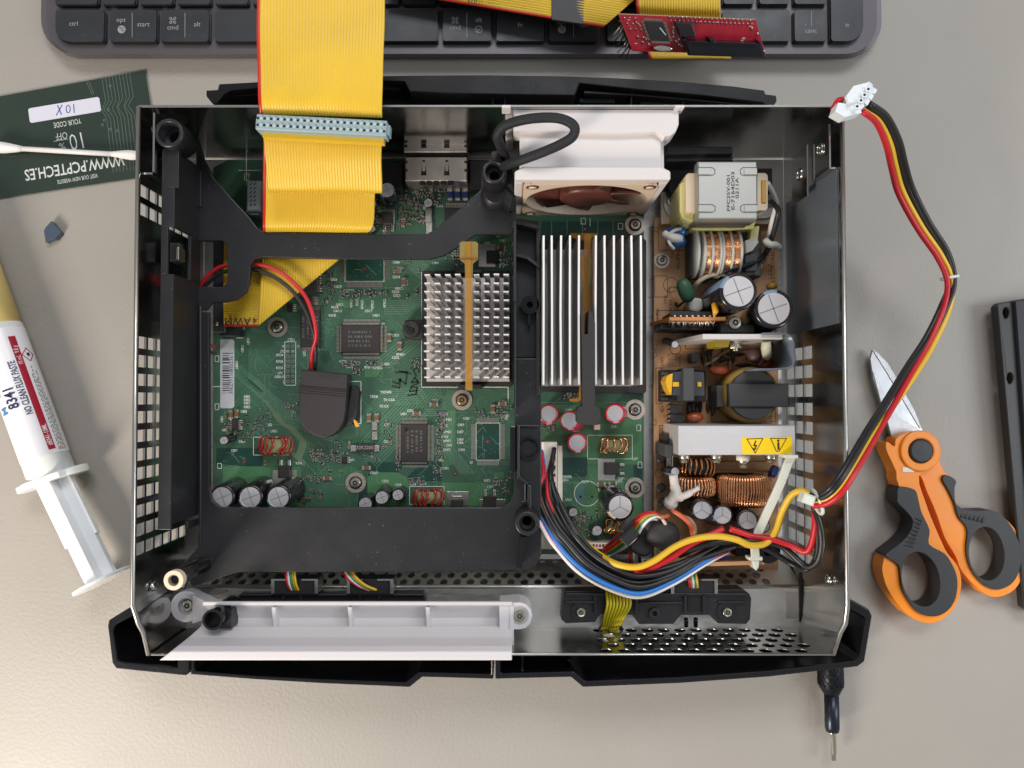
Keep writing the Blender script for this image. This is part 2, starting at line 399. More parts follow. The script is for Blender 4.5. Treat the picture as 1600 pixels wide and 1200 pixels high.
# =================================================================== CARD AND SWAB
def card():
    m_c = M("card_dark_green", G(44, 58, 50), .3, coat=.2, var=.06, vscale=20)
    m_cw = M("card_white", G(215, 215, 228), .5); m_cp = M("card_print", G(210, 214, 210), .5); m_cl = M("card_line", G(104, 120, 110), .5)
    m_pen = M("blue_pen", G(50, 80, 160), .5)
    mb = MB(); z = .9
    mb.pprism([(-70, 163), (226, 110), (252, 272), (-44, 316)], .4, z, m_c)
    t = mb.build("discount_card"); tag(t, "dark green discount card printed with circuit lines, partly under the console case", "card")
    a = 9.6
    def up(px, py): return 180 + a
    q = MB()
    q.pprism([(44, 171), (47, 169), (152, 151.5), (155, 153), (158, 172), (156, 174), (49, 192), (46.5, 190)], z, z + .06, m_cw)
    for P in ([(88, 180), (97, 164)], [(90, 165), (96, 179)], [(116, 176), (115, 163)]): q.pflat(P, .5, z + .1, m_pen)
    q.tube([W(106.5 + 3.2 * math.cos(R(k * 30)), 170.5 + 6 * math.sin(R(k * 30)), z + .08) for k in range(12)], .22, m_pen, 5, closed=True)
    q.build("code_sticker", t)
    q = MB()
    q.text("YOUR CODE", 105, 192, z + .06, 4.0, 180 + a, m_cp, sxk=.62)
    q.text("10", 121, 219, z + .06, 12.5, 180 + a + 3, m_cp, bold=-.012, sxk=.72)
    q.text("OFF", 96, 212, z + .06, 5.2, 180 + a, m_cp, bold=-.01, sxk=.7); q.pflat([(84, 221), (106, 217)], .25, z + .06, m_cp)
    q.text("%", 97, 228, z + .06, 5.2, 180 + a, m_cp, bold=-.01)
    q.text("WWW.PCPTECH.ES", 116, 261, z + .06, 8.2, 180 + a - .5, m_cp, bold=.012, sxk=.72)
    q.text("VISIT OUR NEW WEBSITE", 121, 279, z + .06, 3.0, 180 + a, m_cp, sxk=.62)
    rnd = random.Random(3)
    for k in range(9):
        x = 165 + k * 5.4; y0 = 120 - k * .9; e = rnd.choice([0, 7, -7])
        pts = [(x - 6, y0), (x, y0 + 38), (x - 6 + e * .3, y0 + 52), (x + 2, y0 + 66), (x + 12, y0 + 150)]
        q.pflat([(px_, min(py_, 280)) for px_, py_ in pts], .22, z + .05, m_cl)
    for cx, cy in ((172, 134), (169, 171), (160, 195), (172, 202), (184, 204), (163, 188)): q.ring(W(cx, cy, z), .45, .7, z, z + .06, m_cl, 12)
    q.pflat([(135, 127), (144, 148)], .22, z + .05, m_cl); q.pflat([(139, 127), (147, 147)], .22, z + .05, m_cl)
    q.build("print", t)
card()
def swab():
    m_cot = M("cotton", (.82, .80, .78), .95, bump=.8, bscale=500, sss=.1); m_st = M("swab_stick", (.80, .77, .74), .4, sss=.1)
    t = thing("cotton_swab", W(100, 237, 0), "white cotton swab lying across the dark green card", "swab")
    A, B = W(-6, 230, 4), W(214, 243, 4); d = B - A
    MB().tube([A + d * .1, B], 1.25, m_st, 10).build("stick", t)
    L = [A + d * k for k in (-.03, 0, .03, .06, .1, .15, .19)]; MB().tube(L, [1.2, 2.4, 2.9, 2.8, 2.4, 1.8, 1.3], m_cot, 12).build("cotton_tip", t)
    L = [A + d * k for k in (.82, .86, .9, .95, 1.0, 1.03)]; MB().tube(L, [1.3, 1.6, 2.1, 2.5, 2.3, 1.2], m_cot, 12).build("cotton_tip", t)
swab()

# =================================================================== FLUX SYRINGE
def syringe():
    m_b = M("syringe_clear", (.90, .93, .92), .25, sss=.2, coat=.3); m_pl = M("syringe_plunger", (.93, .95, .96), .3, sss=.2, coat=.2)
    m_lab = M("syringe_label", (.92, .90, .92), .35, coat=.15); m_flux = M("flux_paste", G(214, 190, 120), .4, sss=.2)
    m_red = M("label_red", G(176, 22, 52), .4); m_blue = M("label_blue", G(36, 46, 84), .4); m_lb = M("label_light_blue", G(80, 130, 180), .4); m_gr = M("label_grey", G(120, 128, 126), .5)
    r = 10.6; z = 11.2
    A = W(-62, 350, z); F = W(83, 748, z); E = W(160, 907, 14.0); A.z = F.z = z; d = (F - A).normalized(); Lb = (F - A).length
    n = Vector((0, 0, 1)); sde = d.cross(n).normalized()       # sde: to the left of travel seen from above?
    t = thing("flux_paste_syringe", W(50, 650, 0), "syringe of flux paste with white and red label at the left edge of the desk", "syringe")
    def T(pts, rr, m, seg=32): return MB().tube(pts, rr, m, seg)
    T([A, A + d * (Lb - 75)], r * .97, m_flux).build("flux", t)
    T([A + d * (Lb - 80), F], r * 1.0, m_b).build("barrel", t)
    lb = MB().tube([A + d * (Lb - 77), F - d * 11], r * 1.02, m_lab, 48, caps=False)
    # text wrapped on the barrel: u along d (mm from flange), v arc (mm) from the top line
    rr = r * 1.03
    def wrap(u, v):
        a = (v + 6.0) / rr; return F - d * u + (sde * math.sin(a) + n * math.cos(a)) * rr
    def band(u0, u1, v0, v1, m, k=1.0):
        nv = max(2, int(abs(v1 - v0) / 1.0)); vs = []; fs = []
        for i in range(nv + 1):
            v = v0 + (v1 - v0) * i / nv
            for u in (u0, u1):
                p = wrap(u, v); ax = F - d * u; vs.append(ax + (p - ax) * k)
        for i in range(nv): fs.append((2 * i, 2 * i + 1, 2 * i + 3, 2 * i + 2))
        lb.add(vs, fs, m)
    def wtext(s, u, v, size, m, bold=0., sxk=1.):
        tmp = MB(); tmp.text(s, 0, 0, 0, size, 0, m, bold, mat4=Matrix.Identity(4), sxk=sxk)
        bm = bmesh.new(); bv = [bm.verts.new(p) for p in tmp.v]
        for f in tmp.f:
            try: bm.faces.new([bv[i] for i in f])
            except ValueError: pass
        bmesh.ops.triangulate(bm, faces=bm.faces[:])
        for _ in range(4):
            le = [e for e in bm.edges if e.calc_length() > .8]
            if not le: break
            bmesh.ops.subdivide_edges(bm, edges=le, cuts=1, use_grid_fill=False); bmesh.ops.triangulate(bm, faces=bm.faces[:])
        bm.verts.index_update(); tmp.v = [tuple(v.co) for v in bm.verts]; tmp.f = [[v.index for v in f.verts] for f in bm.faces]; bm.free()
        vs = []
        for p in tmp.v:
            uu = u + p[0]; vv = v - p[1]; q = wrap(uu, vv); ax = F - d * uu; vs.append(ax + (q - ax) * 1.012)
        lb.add(vs, tmp.f, m)
    if sde.x < 0:
        sde2 = -sde
        def wrap(u, v):
            a = (v + 6.0) / rr; return F - d * u + (sde2 * math.sin(a) + n * math.cos(a)) * rr
    band(13, 72, 2.7, 5.9, m_red)
    wtext("8341", 42.5, -4.7, 7.2, m_blue, .02, .78); wtext("NO CLEAN FLUX PASTE", 46, .6, 4.3, m_blue, .02, .60)
    wtext("#8341-10ML", 20.5, 4.3, 3.1, m_lab, .01, .68); wtext("10 mL  9.8 g", 62, 4.3, 3.0, m_lab, .0, .66)
    wtext("Chemicals", 50, -10.4, 3.6, m_lb, .0, .8); wtext("M", 37.5, -10.4, 5.5, m_lb, .02, 1.)
    for k, (v, u0, u1) in enumerate(((7.3, 12, 52), (8.2, 12, 56), (9.1, 12, 50), (10.0, 12, 54), (10.9, 12, 40))):
        u = u0
        while u < u1:
            L_ = random.uniform(.8, 3.0); band(u, min(u1, u + L_), v, v + .42, m_red if (k in (0, 3) and u < 16) else m_gr, 1.006); u += L_ + .7
    for k in range(2):   # hazard diamond outline
        pass
    c = (62, 9.2)
    for (a, b) in (((-3.4, 0), (0, -3.2)), ((0, -3.2), (3.4, 0)), ((3.4, 0), (0, 3.2)), ((0, 3.2), (-3.4, 0))):
        lb.tube([wrap(c[0] + a[0], c[1] + a[1]), wrap(c[0] + b[0], c[1] + b[1])], .22, m_red, 5)
    band(c[0] - .7, c[0] + .9, c[1] - .8, c[1] + .8, m_ink, 1.008)
    lb.build("label", t)
    # flange: two wings
    fl = MB(); Rm = Matrix((( -sde if sde.x < 0 else sde), n, d)).transposed()
    def lp(x, y, zz): return F + Rm @ Vector((x, y, zz))
    pts = []
    for k in range(40):
        a = 2 * math.pi * k / 40; cx, cy = math.cos(a), math.sin(a)
        x = 17.5 * math.copysign(abs(cx) ** .75, cx); y = 11.0 * math.copysign(abs(cy) ** .9, cy) * (1 if abs(x) < 10 else .85)
        pts.append((x, y))
    vs = [lp(x, y, -1.6) for x, y in pts] + [lp(x, y, 1.6) for x, y in pts]
    fs = [tuple(range(40))[::-1], tuple(range(40, 80))] + [(i, (i + 1) % 40, 40 + (i + 1) % 40, 40 + i) for i in range(40)]
    fl.add(vs, fs, m_b); fl.build("finger_flange", t, bevel=.6, merge=True)
    pl = MB(); de = (E - F).normalized(); Le = (E - F).length; sx_ = de.cross(n).normalized(); ny = sx_.cross(de)
    if sx_.x < 0: sx_ = -sx_; 
    ny = Vector((0, 0, 1)) - de * de.z
    def rib(w0, h0, u0, u1, vert=False):
        a_, b_ = (sx_, ny) if not vert else (ny, sx_)
        vs = []
        for u in (u0, u1):
            for (p, q) in ((-1, -1), (1, -1), (1, 1), (-1, 1)): vs.append(F + de * u + a_ * p * w0 + b_ * q * h0)
        pl.add(vs, [(3, 2, 1, 0), (4, 5, 6, 7), (0, 1, 5, 4), (1, 2, 6, 5), (2, 3, 7, 6), (3, 0, 4, 7)], m_pl)
    rib(8.8, 1.6, 0, Le - 22); rib(7.6, 1.62, Le - 22, Le); rib(7.4, 2.4, 0, Le - .5, True)
    pl.build("plunger", t, bevel=.25)
    T([E - de * .8, E + de * .8], 13.6, m_pl, 40).build("thumb_rest", t, bevel=.4)
syringe()

# =================================================================== SMALL PLASTIC SCRAP
mb = MB(); m_scr = M("scrap_plastic", G(70, 84, 100), .35, bump=.5, bscale=500)
mb.pprism([(68, 361), (71, 355), (80, 345), (95, 363), (86, 372), (71, 379), (69, 366)], .1, 3.2, m_scr)
mb.pprism([(86, 372), (95, 361), (97, 367), (90, 375), (80, 376)], .1, 1.4, m_scr)
tag(mb.build("plastic_scrap", bevel=.3), "small blue-grey chip of broken plastic alone on the desk", "plastic scrap")

# =================================================================== SCISSORS
def smoothed(L, k=3):
    n = len(L); out = []
    for i in range(n):
        a, b, c, d = [Vector((*L[(i + j) % n], 0)) for j in (-1, 0, 1, 2)]
        for q in range(k):
            t = q / k; p = .5 * ((2 * b) + (c - a) * t + (2 * a - 5 * b + 4 * c - d) * t * t + (3 * b - a - 3 * c + d) * t ** 3); out.append((p.x, p.y))
    return out
def scissors():
    m_or = M("scissors_orange", (.86, .25, .004), .36, coat=.0, var=.06, rvar=.08, bump=.06, bscale=500); m_gb = M("scissors_rubber", (.020, .021, .023), .5, bump=.12, bscale=900)
    m_bl = M("blade_steel", (.40, .40, .41), .35, 1, rvar=.10, vscale=120); m_bg = M("blade_ground", (.58, .58, .59), .5, .85, bump=.4, bscale=600, stretch=(1, 6, 1))
    Z = lambda L: [(1300 + a / 2.5, 520 + b / 2.5) for a, b in L]
    t = thing("scissors", W(1470, 780, 0), "short scissors with orange and black handles lying closed right of the console", "scissors")
    # blades
    mb = MB(); mb.pprism(Z([(160, 65), (150, 100), (160, 175), (196, 290), (243, 443), (262, 460), (330, 400), (355, 383), (320, 300), (262, 190), (215, 115), (180, 78)]), 4.2, 5.6, m_bl)
    mb.pprism(Z([(160, 68), (182, 82), (218, 118), (262, 192), (322, 302), (350, 372), (343, 372), (300, 300), (250, 215), (205, 140)]), 5.6, 6.0, m_bg)
    mb.pprism(Z([(205, 300), (222, 270), (262, 330), (330, 370), (353, 386), (262, 455), (243, 440)]), 5.6, 6.1, m_bg)
    mb.pprism(Z([(160, 150), (166, 150), (205, 260), (196, 285)]), 5.6, 6.05, m_bg)
    mb.build("upper_blade", t, bevel=.12)
    mb = MB(); mb.pprism(Z([(161, 70), (152, 110), (160, 185), (205, 320), (240, 440), (262, 440), (210, 280), (170, 120)]), 2.6, 4.0, m_bl); mb.build("lower_blade", t)
    # handle under (right loop)
    out = Z([(300, 480), (350, 470), (410, 480), (424, 512), (440, 546), (464, 560), (485, 580), (480, 604), (480, 640), (484, 664), (500, 682), (530, 694), (575, 696), (620, 694), (655, 706), (680, 728), (714, 765), (738, 812), (752, 860), (754, 905), (742, 960), (715, 1002), (680, 1024), (640, 1033), (600, 1022), (560, 988), (525, 955), (500, 920), (482, 872), (440, 800), (405, 700), (370, 620), (345, 560), (300, 545)])
    hb = [(605 + 70 * math.cos(a) + 12 * math.sin(a) * 0, 863 + 106 * math.sin(a) * 1.0) for a in [2 * math.pi * k / 28 for k in range(28)]]
    hb = [(605 + (x - 605) * math.cos(R(-6)) - (y - 863) * math.sin(R(-6)), 863 + (x - 605) * math.sin(R(-6)) + (y - 863) * math.cos(R(-6))) for x, y in hb]
    mb = MB(); mb.pprism(smoothed(out), 1.2, 9.0, m_or, holes=[Z(hb)]); mb.build("handle", t, bevel=1.3, seg=4)
    blk = Z([(432, 575), (442, 556), (465, 562), (486, 580), (480, 604), (480, 640), (484, 664), (500, 681), (530, 693), (575, 695), (620, 693), (655, 705), (678, 726), (704, 760), (728, 812), (740, 860), (738, 905), (724, 950), (698, 984), (650, 1004), (608, 994), (570, 962), (540, 915), (525, 850), (530, 780), (520, 750), (495, 720), (478, 665), (455, 615)])
    mb = MB(); mb.pprism(smoothed(blk), 2.0, 10.4, m_gb, holes=[Z([(605 + (x - 605) * .99, 863 + (y - 863) * .99) for x, y in hb])])
    for k in range(6): mb.tube([W(*Z([(512 + k * 17, 694 - abs(k - 3) * 0)])[0], 9.4), W(*Z([(506 + k * 16, 722 + k * 4)])[0], 10.6)], .7, m_gb, 6)
    mb.build("grip", t, bevel=1.6, seg=3)
    # handle above (left loop)
    out = Z([(215, 425), (211, 450), (222, 480), (250, 540), (252, 570), (262, 602), (254, 640), (256, 662), (290, 694), (316, 728), (316, 752), (304, 782), (270, 820), (226, 852), (208, 872), (197, 910), (198, 940), (211, 985), (235, 1030), (262, 1066), (295, 1100), (330, 1122), (375, 1134), (420, 1125), (455, 1100), (480, 1068), (498, 1025), (505, 985), (502, 945), (487, 905), (452, 862), (430, 820), (395, 740), (365, 660), (340, 560), (410, 500), (408, 440), (385, 398), (340, 386), (290, 392), (250, 415), (245, 445)])
    ha = [(348 + 74 * math.cos(a), 963 + 110 * math.sin(a)) for a in [2 * math.pi * k / 28 for k in range(28)]]
    ha = [(348 + (x - 348) * math.cos(R(-14)) - (y - 963) * math.sin(R(-14)), 963 + (x - 348) * math.sin(R(-14)) + (y - 963) * math.cos(R(-14))) for x, y in ha]
    mb = MB(); mb.pprism(smoothed(out), 2.6, 12.2, m_or, holes=[Z(ha)]); mb.build("handle", t, bevel=1.5, seg=4)
    blk = Z([(262, 603), (322, 612), (338, 650), (350, 700), (382, 770), (380, 826), (440, 862), (470, 905), (488, 950), (490, 1000), (478, 1050), (450, 1088), (405, 1108), (350, 1100), (310, 1065), (275, 1000), (266, 940), (258, 905), (210, 872), (230, 850), (271, 818), (302, 784), (315, 752), (314, 728), (290, 697), (258, 664), (256, 640)])
    mb = MB(); mb.pprism(smoothed(blk), 3.2, 13.8, m_gb, holes=[Z([(348 + (x - 348) * .99, 963 + (y - 963) * .99) for x, y in ha])])
    for k in range(8):
        a, b = (318 - k * 3 - max(0, k - 3) * 6, 722 + k * 15), (352 - k * 5, 735 + k * 14)
        mb.tube([W(*Z([a])[0], 13.2), W(*Z([b])[0], 14.0)], .7, m_gb, 6)
    mb.build("grip", t, bevel=1.8, seg=3)
    c = W(*Z([(346, 462)])[0], 13.0); mb = MB(); mb.ring(c, 6.0, 10.2, 11.5, 13.4, m_or, 36); mb.build("pivot_ring", t, bevel=.8)
    mb = MB(); mb.lathe(c, [(5.9, 12), (5.9, 13.6), (5.0, 14.2), (0, 14.3)], m_gb, 30); mb.build("pivot_cap", t)
    mb = MB(); mb.pbox(1410, 730, 1428, 738, 8, 12.6, m_ivory); mb.build("stop_pad", t, bevel=.3)
scissors()

# =================================================================== SCREWDRIVER
def screwdriver():
    m_an = M("anodised_black", G(40, 46, 58), .32, .6, rvar=.05); m_kn = M("knurled_black", G(28, 30, 36), .4, .6)
    t = thing("precision_screwdriver", W(1300, 1100, 0), "slim black screwdriver with knurled collar poking out under the front shell", "screwdriver")
    z = 7.0
    def ax(L, rs, m, seg=24): return MB().tube([W(x, y, z) for x, y in L], rs, m, seg)
    k = ax([(1297, 985), (1298, 1060), (1298.3, 1072), (1299, 1080), (1299, 1084)], [5.9, 5.9, 5.7, 4.4, 3.7], m_kn)
    A, B = W(1297, 1030, z), W(1298, 1070, z)
    for s_ in (-1, 1):
        for j in range(14):
            ph = 2 * math.pi * j / 14
            pts = []
            for q in range(13):
                u = q / 12; a = ph + s_ * u * 1.6; p = A.lerp(B, u); pts.append(p + Vector((math.cos(a), 0, math.sin(a))) * 5.95)
            k.tube(pts, .28, m_kn, 4)
    k.build("knurled_collar", t)
    ax([(1299, 1082), (1300.3, 1136), (1300.5, 1142)], [3.5, 3.5, 3.1], m_an).build("shaft", t)
    q = ax([(1300.5, 1141), (1300.6, 1147), (1302, 1150), (1303, 1178)], [1.7, 1.6, 1.3, 1.25], m_screw, 12); q.pbox(1299.5, 1176, 1306.5, 1189, z - .5, z + .6, m_screw); q.build("bit", t, bevel=.15)
screwdriver()

# =================================================================== BLACK BOX AT THE RIGHT EDGE
def caddy():
    m_k = M("caddy_plastic", (.012, .011, .010), .45, bump=.15, bscale=1200); m_f = M("caddy_inner", (.028, .030, .038), .6, bump=.4, bscale=2000)
    t = thing("black_plastic_tray", W(1620, 700, 0), "black plastic tray with slotted edge cut off by the right edge of the picture", "tray")
    mb = MB(); ol = [(1558, 478), (1562, 473), (1604, 466), (1760, 455), (1760, 955), (1612, 958), (1600, 950)]
    mb.pprism(ol, .5, 5, m_k); mb.pprism(ol, 5.05, 10, m_k, holes=[circ((1572 + i * 6, 489 + i * 102), 4.5, 16, 8.5) for i in range(2)] ); mb.build("body", t, bevel=1.0)
    mb = MB(); mb.pprism([(1587, 470), (1760, 460), (1760, 950), (1622, 950)], 10, 12, m_f); mb.build("pad", t, bevel=.5)
caddy()
# =================================================================== GAME CONSOLE: CASE
XL, XR, YB, YF = -155.2, 137.2, 121.6, -108.0      # inner faces of the steel case (mm)
ZF, ZR = 10.0, 72.0
con = thing("game_console", (-9, 5, 0), "opened game console with steel case, circuit boards and heat sinks exposed, in the middle", "game console")

def sheet(us, vs, hole, mp, m, round_=None):
    """sheet of cells; hole(i,j)->None/'sq'/'rd' ; mp(u,v)->point"""
    mb = MB()
    for i in range(len(us) - 1):
        for j in range(len(vs) - 1):
            u0, u1, v0, v1 = us[i], us[i + 1], vs[j], vs[j + 1]; h = hole(i, j)
            if h == 'sq': continue
            if h is None:
                mb.add([mp(u0, v0), mp(u1, v0), mp(u1, v1), mp(u0, v1)], [(0, 1, 2, 3)], m); continue
            cu, cv, r = (u0 + u1) / 2, (v0 + v1) / 2, round_; n = 16; V = []; 
            for k in range(n):
                a = 2 * math.pi * k / n + math.pi / n * 0; c_, s_ = math.cos(a), math.sin(a); q = max(abs(c_), abs(s_))
                V.append(mp(cu + c_ / q * (u1 - u0) / 2, cv + s_ / q * (v1 - v0) / 2))
            for k in range(n):
                a = 2 * math.pi * k / n; V.append(mp(cu + r * math.cos(a), cv + r * math.sin(a)))
            mb.add(V, [(k, (k + 1) % n, n + (k + 1) % n, n + k) for k in range(n)], m)
    return mb
def breaks(holes, lo, hi):
    s = {lo, hi}
    for a, b in holes: s |= {a, b}
    return sorted(s)

# floor
mb = MB(); mb.box(XL + .6, XR - .6, -86, YB - .6, ZF - 1, ZF, m_floorsteel)
mb.build("case_floor", con)
# left wall with square vents
zh = [(64.6 - 7.5 * k, 70.6 - 7.5 * k) for k in range(6)]
ycol = []
y = W(220, 536, 66).y
for k in range(12): ycol.append((y - 7.78 * k - 2.5, y - 7.78 * k + 2.5))
ytop = W(220, 302, 66).y; ycol += [(ytop - 2.5, ytop + 2.5), (ytop - 10.3, ytop - 5.3)]
def wall_side(x, zh, yh, name, prof=None):
    Y, Zs = breaks(yh, YF + 24, YB), breaks(zh, ZF, ZR)
    ih = lambda a, b, L: any(abs(a - p) < 1e-6 and abs(b - q) < 1e-6 for p, q in L)
    mb = sheet(Y, Zs, lambda i, j: 'sq' if ih(Y[i], Y[i + 1], yh) and ih(Zs[j], Zs[j + 1], zh) else None, lambda u, v: (x, u, v), m_steel)
    return mb
mb = wall_side(XL, zh, ycol, "l")
# front bend of the side walls
fl = [(YF + 24, ZR), (YF + 24, ZF), (YF, ZF), (YF, 60), (-97, 66), (-92, 70)]
mb.add([(XL + (1.5 if -100 < a < -90 else .5) * (a < -85), a, b) for a, b in fl], [tuple(range(6))], m_steel)
mb.tube([(XL, YB, ZR), (XL, -84, ZR), (XL + 1.5, -92, 70), (XL + 1.5, -97, 66), (XL + .5, YF, 60)], .5, m_edge, 6)
mb.build("side_wall", con, solid=1.0, merge=True)
zr = [(22.6, 31.0), (32.6, 41.6), (12.6, 21)]
yr = []; y = W(1262, 550, 37).y
for k in range(12): yr.append((y - 8.72 * k - 3.2, y - 8.72 * k + 2.6))
yr = [q for q in yr if q[0] > -83]
mb = wall_side(XR, zr, yr, "r")
mb.add([(XR - .5 * (a < -85), a, b) for a, b in fl], [tuple(range(6))[::-1]], m_steel)
mb.tube([(XR, YB, ZR), (XR, -84, ZR), (XR, -92, 70), (XR - .3, -97, 66), (XR - .5, YF, 60)], .5, m_edge, 6)
mb.build("side_wall", con, solid=1.0, merge=True)
# rear wall (a long slot behind the duct)
mb = MB(); mb.box(XL, XR, YB, YB + 1, ZF, ZR, m_steel); mb.box(XL, XR, YB + .15, YB + .85, ZR, ZR + .3, M('rim_steel', (.30, .30, .29), .5, 1))
mb.build("rear_wall", con)
# added panel on the right wall; its blue-grey colour paints in a reflection
m_wallrefl = M("wall_reflection_panel", (.30, .345, .40), .34, .7, rvar=.10, vscale=25, bump=.05, bscale=40)
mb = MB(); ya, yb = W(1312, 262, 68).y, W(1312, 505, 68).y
mb.prism([(XR - .95, ya), (XR - .6, ya), (XR - .6, yb), (XR - .95, yb)], 14, 68.5, m_wallrefl); mb.build("wall_reflection_panel", con)
# gusset flaps at the rear right corner
mb = MB(); a = W(1306, 190, 69); 
mb.box(XR - 4.2, XR - 3.4, a.y - 20, a.y - 1, 52, 69, m_steel); mb.box(XR - 3.4, XR - 1.0, a.y - 20, a.y - 19.2, 52, 69, m_steel)
mb.box(XR - 6, XR - 5.2, a.y - 26, a.y - 3, 34, 51, m_steel)
for zz, yy in ((61, -9), (43, -14)):
    mb.tube([(XR - 4.6 - (1.6 if zz < 50 else 0), a.y + yy + 2.6 * math.cos(R(k * 30)), zz + 2.6 * math.sin(R(k * 30))) for k in range(12)], .35, m_steel, 5, closed=True)
mb.build("corner_flap", con, bevel=.15)
# left rear corner flap
mb = MB(); a = W(222, 185, 69); mb.box(XL + .8, XL + 5, a.y - 24, a.y - 23.2, 45, 70, m_steel); mb.box(XL + 5, XL + 5.8, a.y - 23, a.y + 2, 45, 70, m_steel); mb.build("corner_flap", con)
# front: riser (perforated slope), plateau, perforated front wall
def sheetbuild(name, u0, u1, v0, v1, pu, pv, r, mp, x0h, x1h, stagger=True, m=m_floorsteel):
    mb = MB(); nu = int((u1 - u0) / pu); nv = max(1, int((v1 - v0) / pv))
    for j in range(nv):
        off = (pu / 2 if (j % 2 and stagger) else 0)
        us = [u0] + [u0 + off + pu * (i + .0) for i in range(1, nu)] + [u1]
        vs = [v0 + (v1 - v0) * j / nv, v0 + (v1 - v0) * (j + 1) / nv]
        sub = sheet(us, vs, lambda i, _j: 'rd' if (1 <= i < len(us) - 2 and x0h < us[i] and us[i + 1] < x1h) else None, mp, m, r)
        o = len(mb.v); mb.v += sub.v; mb.f += [[o + k for k in f] for f in sub.f]; mb.m += [mb.mi(m)] * len(sub.f); mb.sm += sub.sm
    return mb
yr0, yr1 = -79.5, -88.0
rz = lambda v: (yr0 + (yr1 - yr0) * v / 16.5)
mb = sheetbuild("riser", XL + 1, XR - 1, 0, 16.5, 6.4, 4.1, 1.9, lambda u, v: (u, rz(v), ZF + v), -150, 125)
mb.build("case_riser", con, solid=.8)
mb = MB(); mb.prism([(XL + 1, YF), (XR - 1, YF), (XR - 1, yr1 + .3), (XL + 1, yr1 + .3)], 25.6, 26.4, m_floorsteel, holes=[circ(W(955, 990, 26.4)[:2], 6.2, 24, 5)])
mb.tube([(XL + 1, yr1 - .4, 26.2), (XR - 1, yr1 - .4, 26.2)], 1.0, m_floorsteel, 10)
mb.build("case_step", con)
mb = sheetbuild("front", XL + 2, XR - 1, 26.5, 60, 7.6, 6.6, 2.75, lambda u, v: (u, YF, v), W(915, 1000, 40).x, 132, m=M('front_steel_darkened', (.34, .335, .32), .2, 1, rvar=.06, vscale=60))  # front wall steel coloured darker to paint in its dark reflection
mb.tube([(XL + 2, YF, 60.3), (XR - 1, YF, 60.3)], .45, m_edge, 6)
mb.build("front_wall", con, solid=.35)
# small slots / pads on the step
mb = MB(); mb.pbox(818, 995, 852, 1004, 26.4, 26.9, m_dark); mb.build('step_slot', con); mb = MB(); mb.pbox(1228, 925, 1278, 966, 26.4, 26.6, M("foil_tape", (.6, .58, .54), .35, 1, bump=.6, bscale=350)); mb.build("foil_patch", con); mb = MB(); mb.pbox(1249, 895, 1253, 972, 26.4, 27.2, m_dark)
mb.build("step_slot", con)
# wall rivet marks
for px, py, sx_ in ((231, 915, 1), (250, 203, 1), (1301, 905, -1)):
    z = 58; 
    x = XL + 1 if px < 800 else XR - 1; p = W(px, py, z); mb = MB()
    mb.tube([(x + sx_ * .2, p.y - .1, z), (x + sx_ * 1.4, p.y, z)], [2.4, 1.6], m_steel, 14); mb.build("wall_dimple", con)

# ------------------------------------------------------------------ outer plastic shells
def shell_rear():
    Zt = 50; t = MB()
    outer = [(322, 141), (340, 140), (342, 131), (400, 128), (470, 122), (560, 119), (650, 117.5), (760, 117), (870, 118.5), (960, 121.5), (1060, 127), (1150, 135), (1194, 141), (1196, 147), (1213, 149), (1214, 158), (1208, 166)]
    inner = [(1200, 166), (1190, 160), (1100, 149), (1000, 140), (905, 130), (898, 149), (700, 146), (640, 143), (632, 127), (600, 126), (470, 131), (360, 142), (350, 148), (338, 162), (332, 162), (322, 150)]
    t.pprism(outer + inner, 20, Zt, m_shell)
    t.pprism([(338, 150), (640, 138), (900, 140), (1190, 160), (1200, 190), (330, 190)], 20, 36, m_shell)
    for x in (768, 787, 985, 1066): t.pbox(x, 142, x + 3, 168, 34, 46, m_shell)
    t.pbox(905, 153, 960, 160, 36, 43, m_shell); t.pbox(1000, 158, 1180, 164, 36, 42, m_shell)
    t.pprism([(350, 146), (470, 138), (600, 134), (625, 135), (628, 140), (600, 140), (470, 143), (352, 152)], 36, 45, m_shell)
    t.pprism([(912, 141), (1000, 146), (1100, 155), (1188, 163), (1188, 166), (1100, 159), (1000, 150), (912, 146)], 36, 47, m_shell)
    return t.build("rear_shell", con, bevel=.5)
shell_rear()
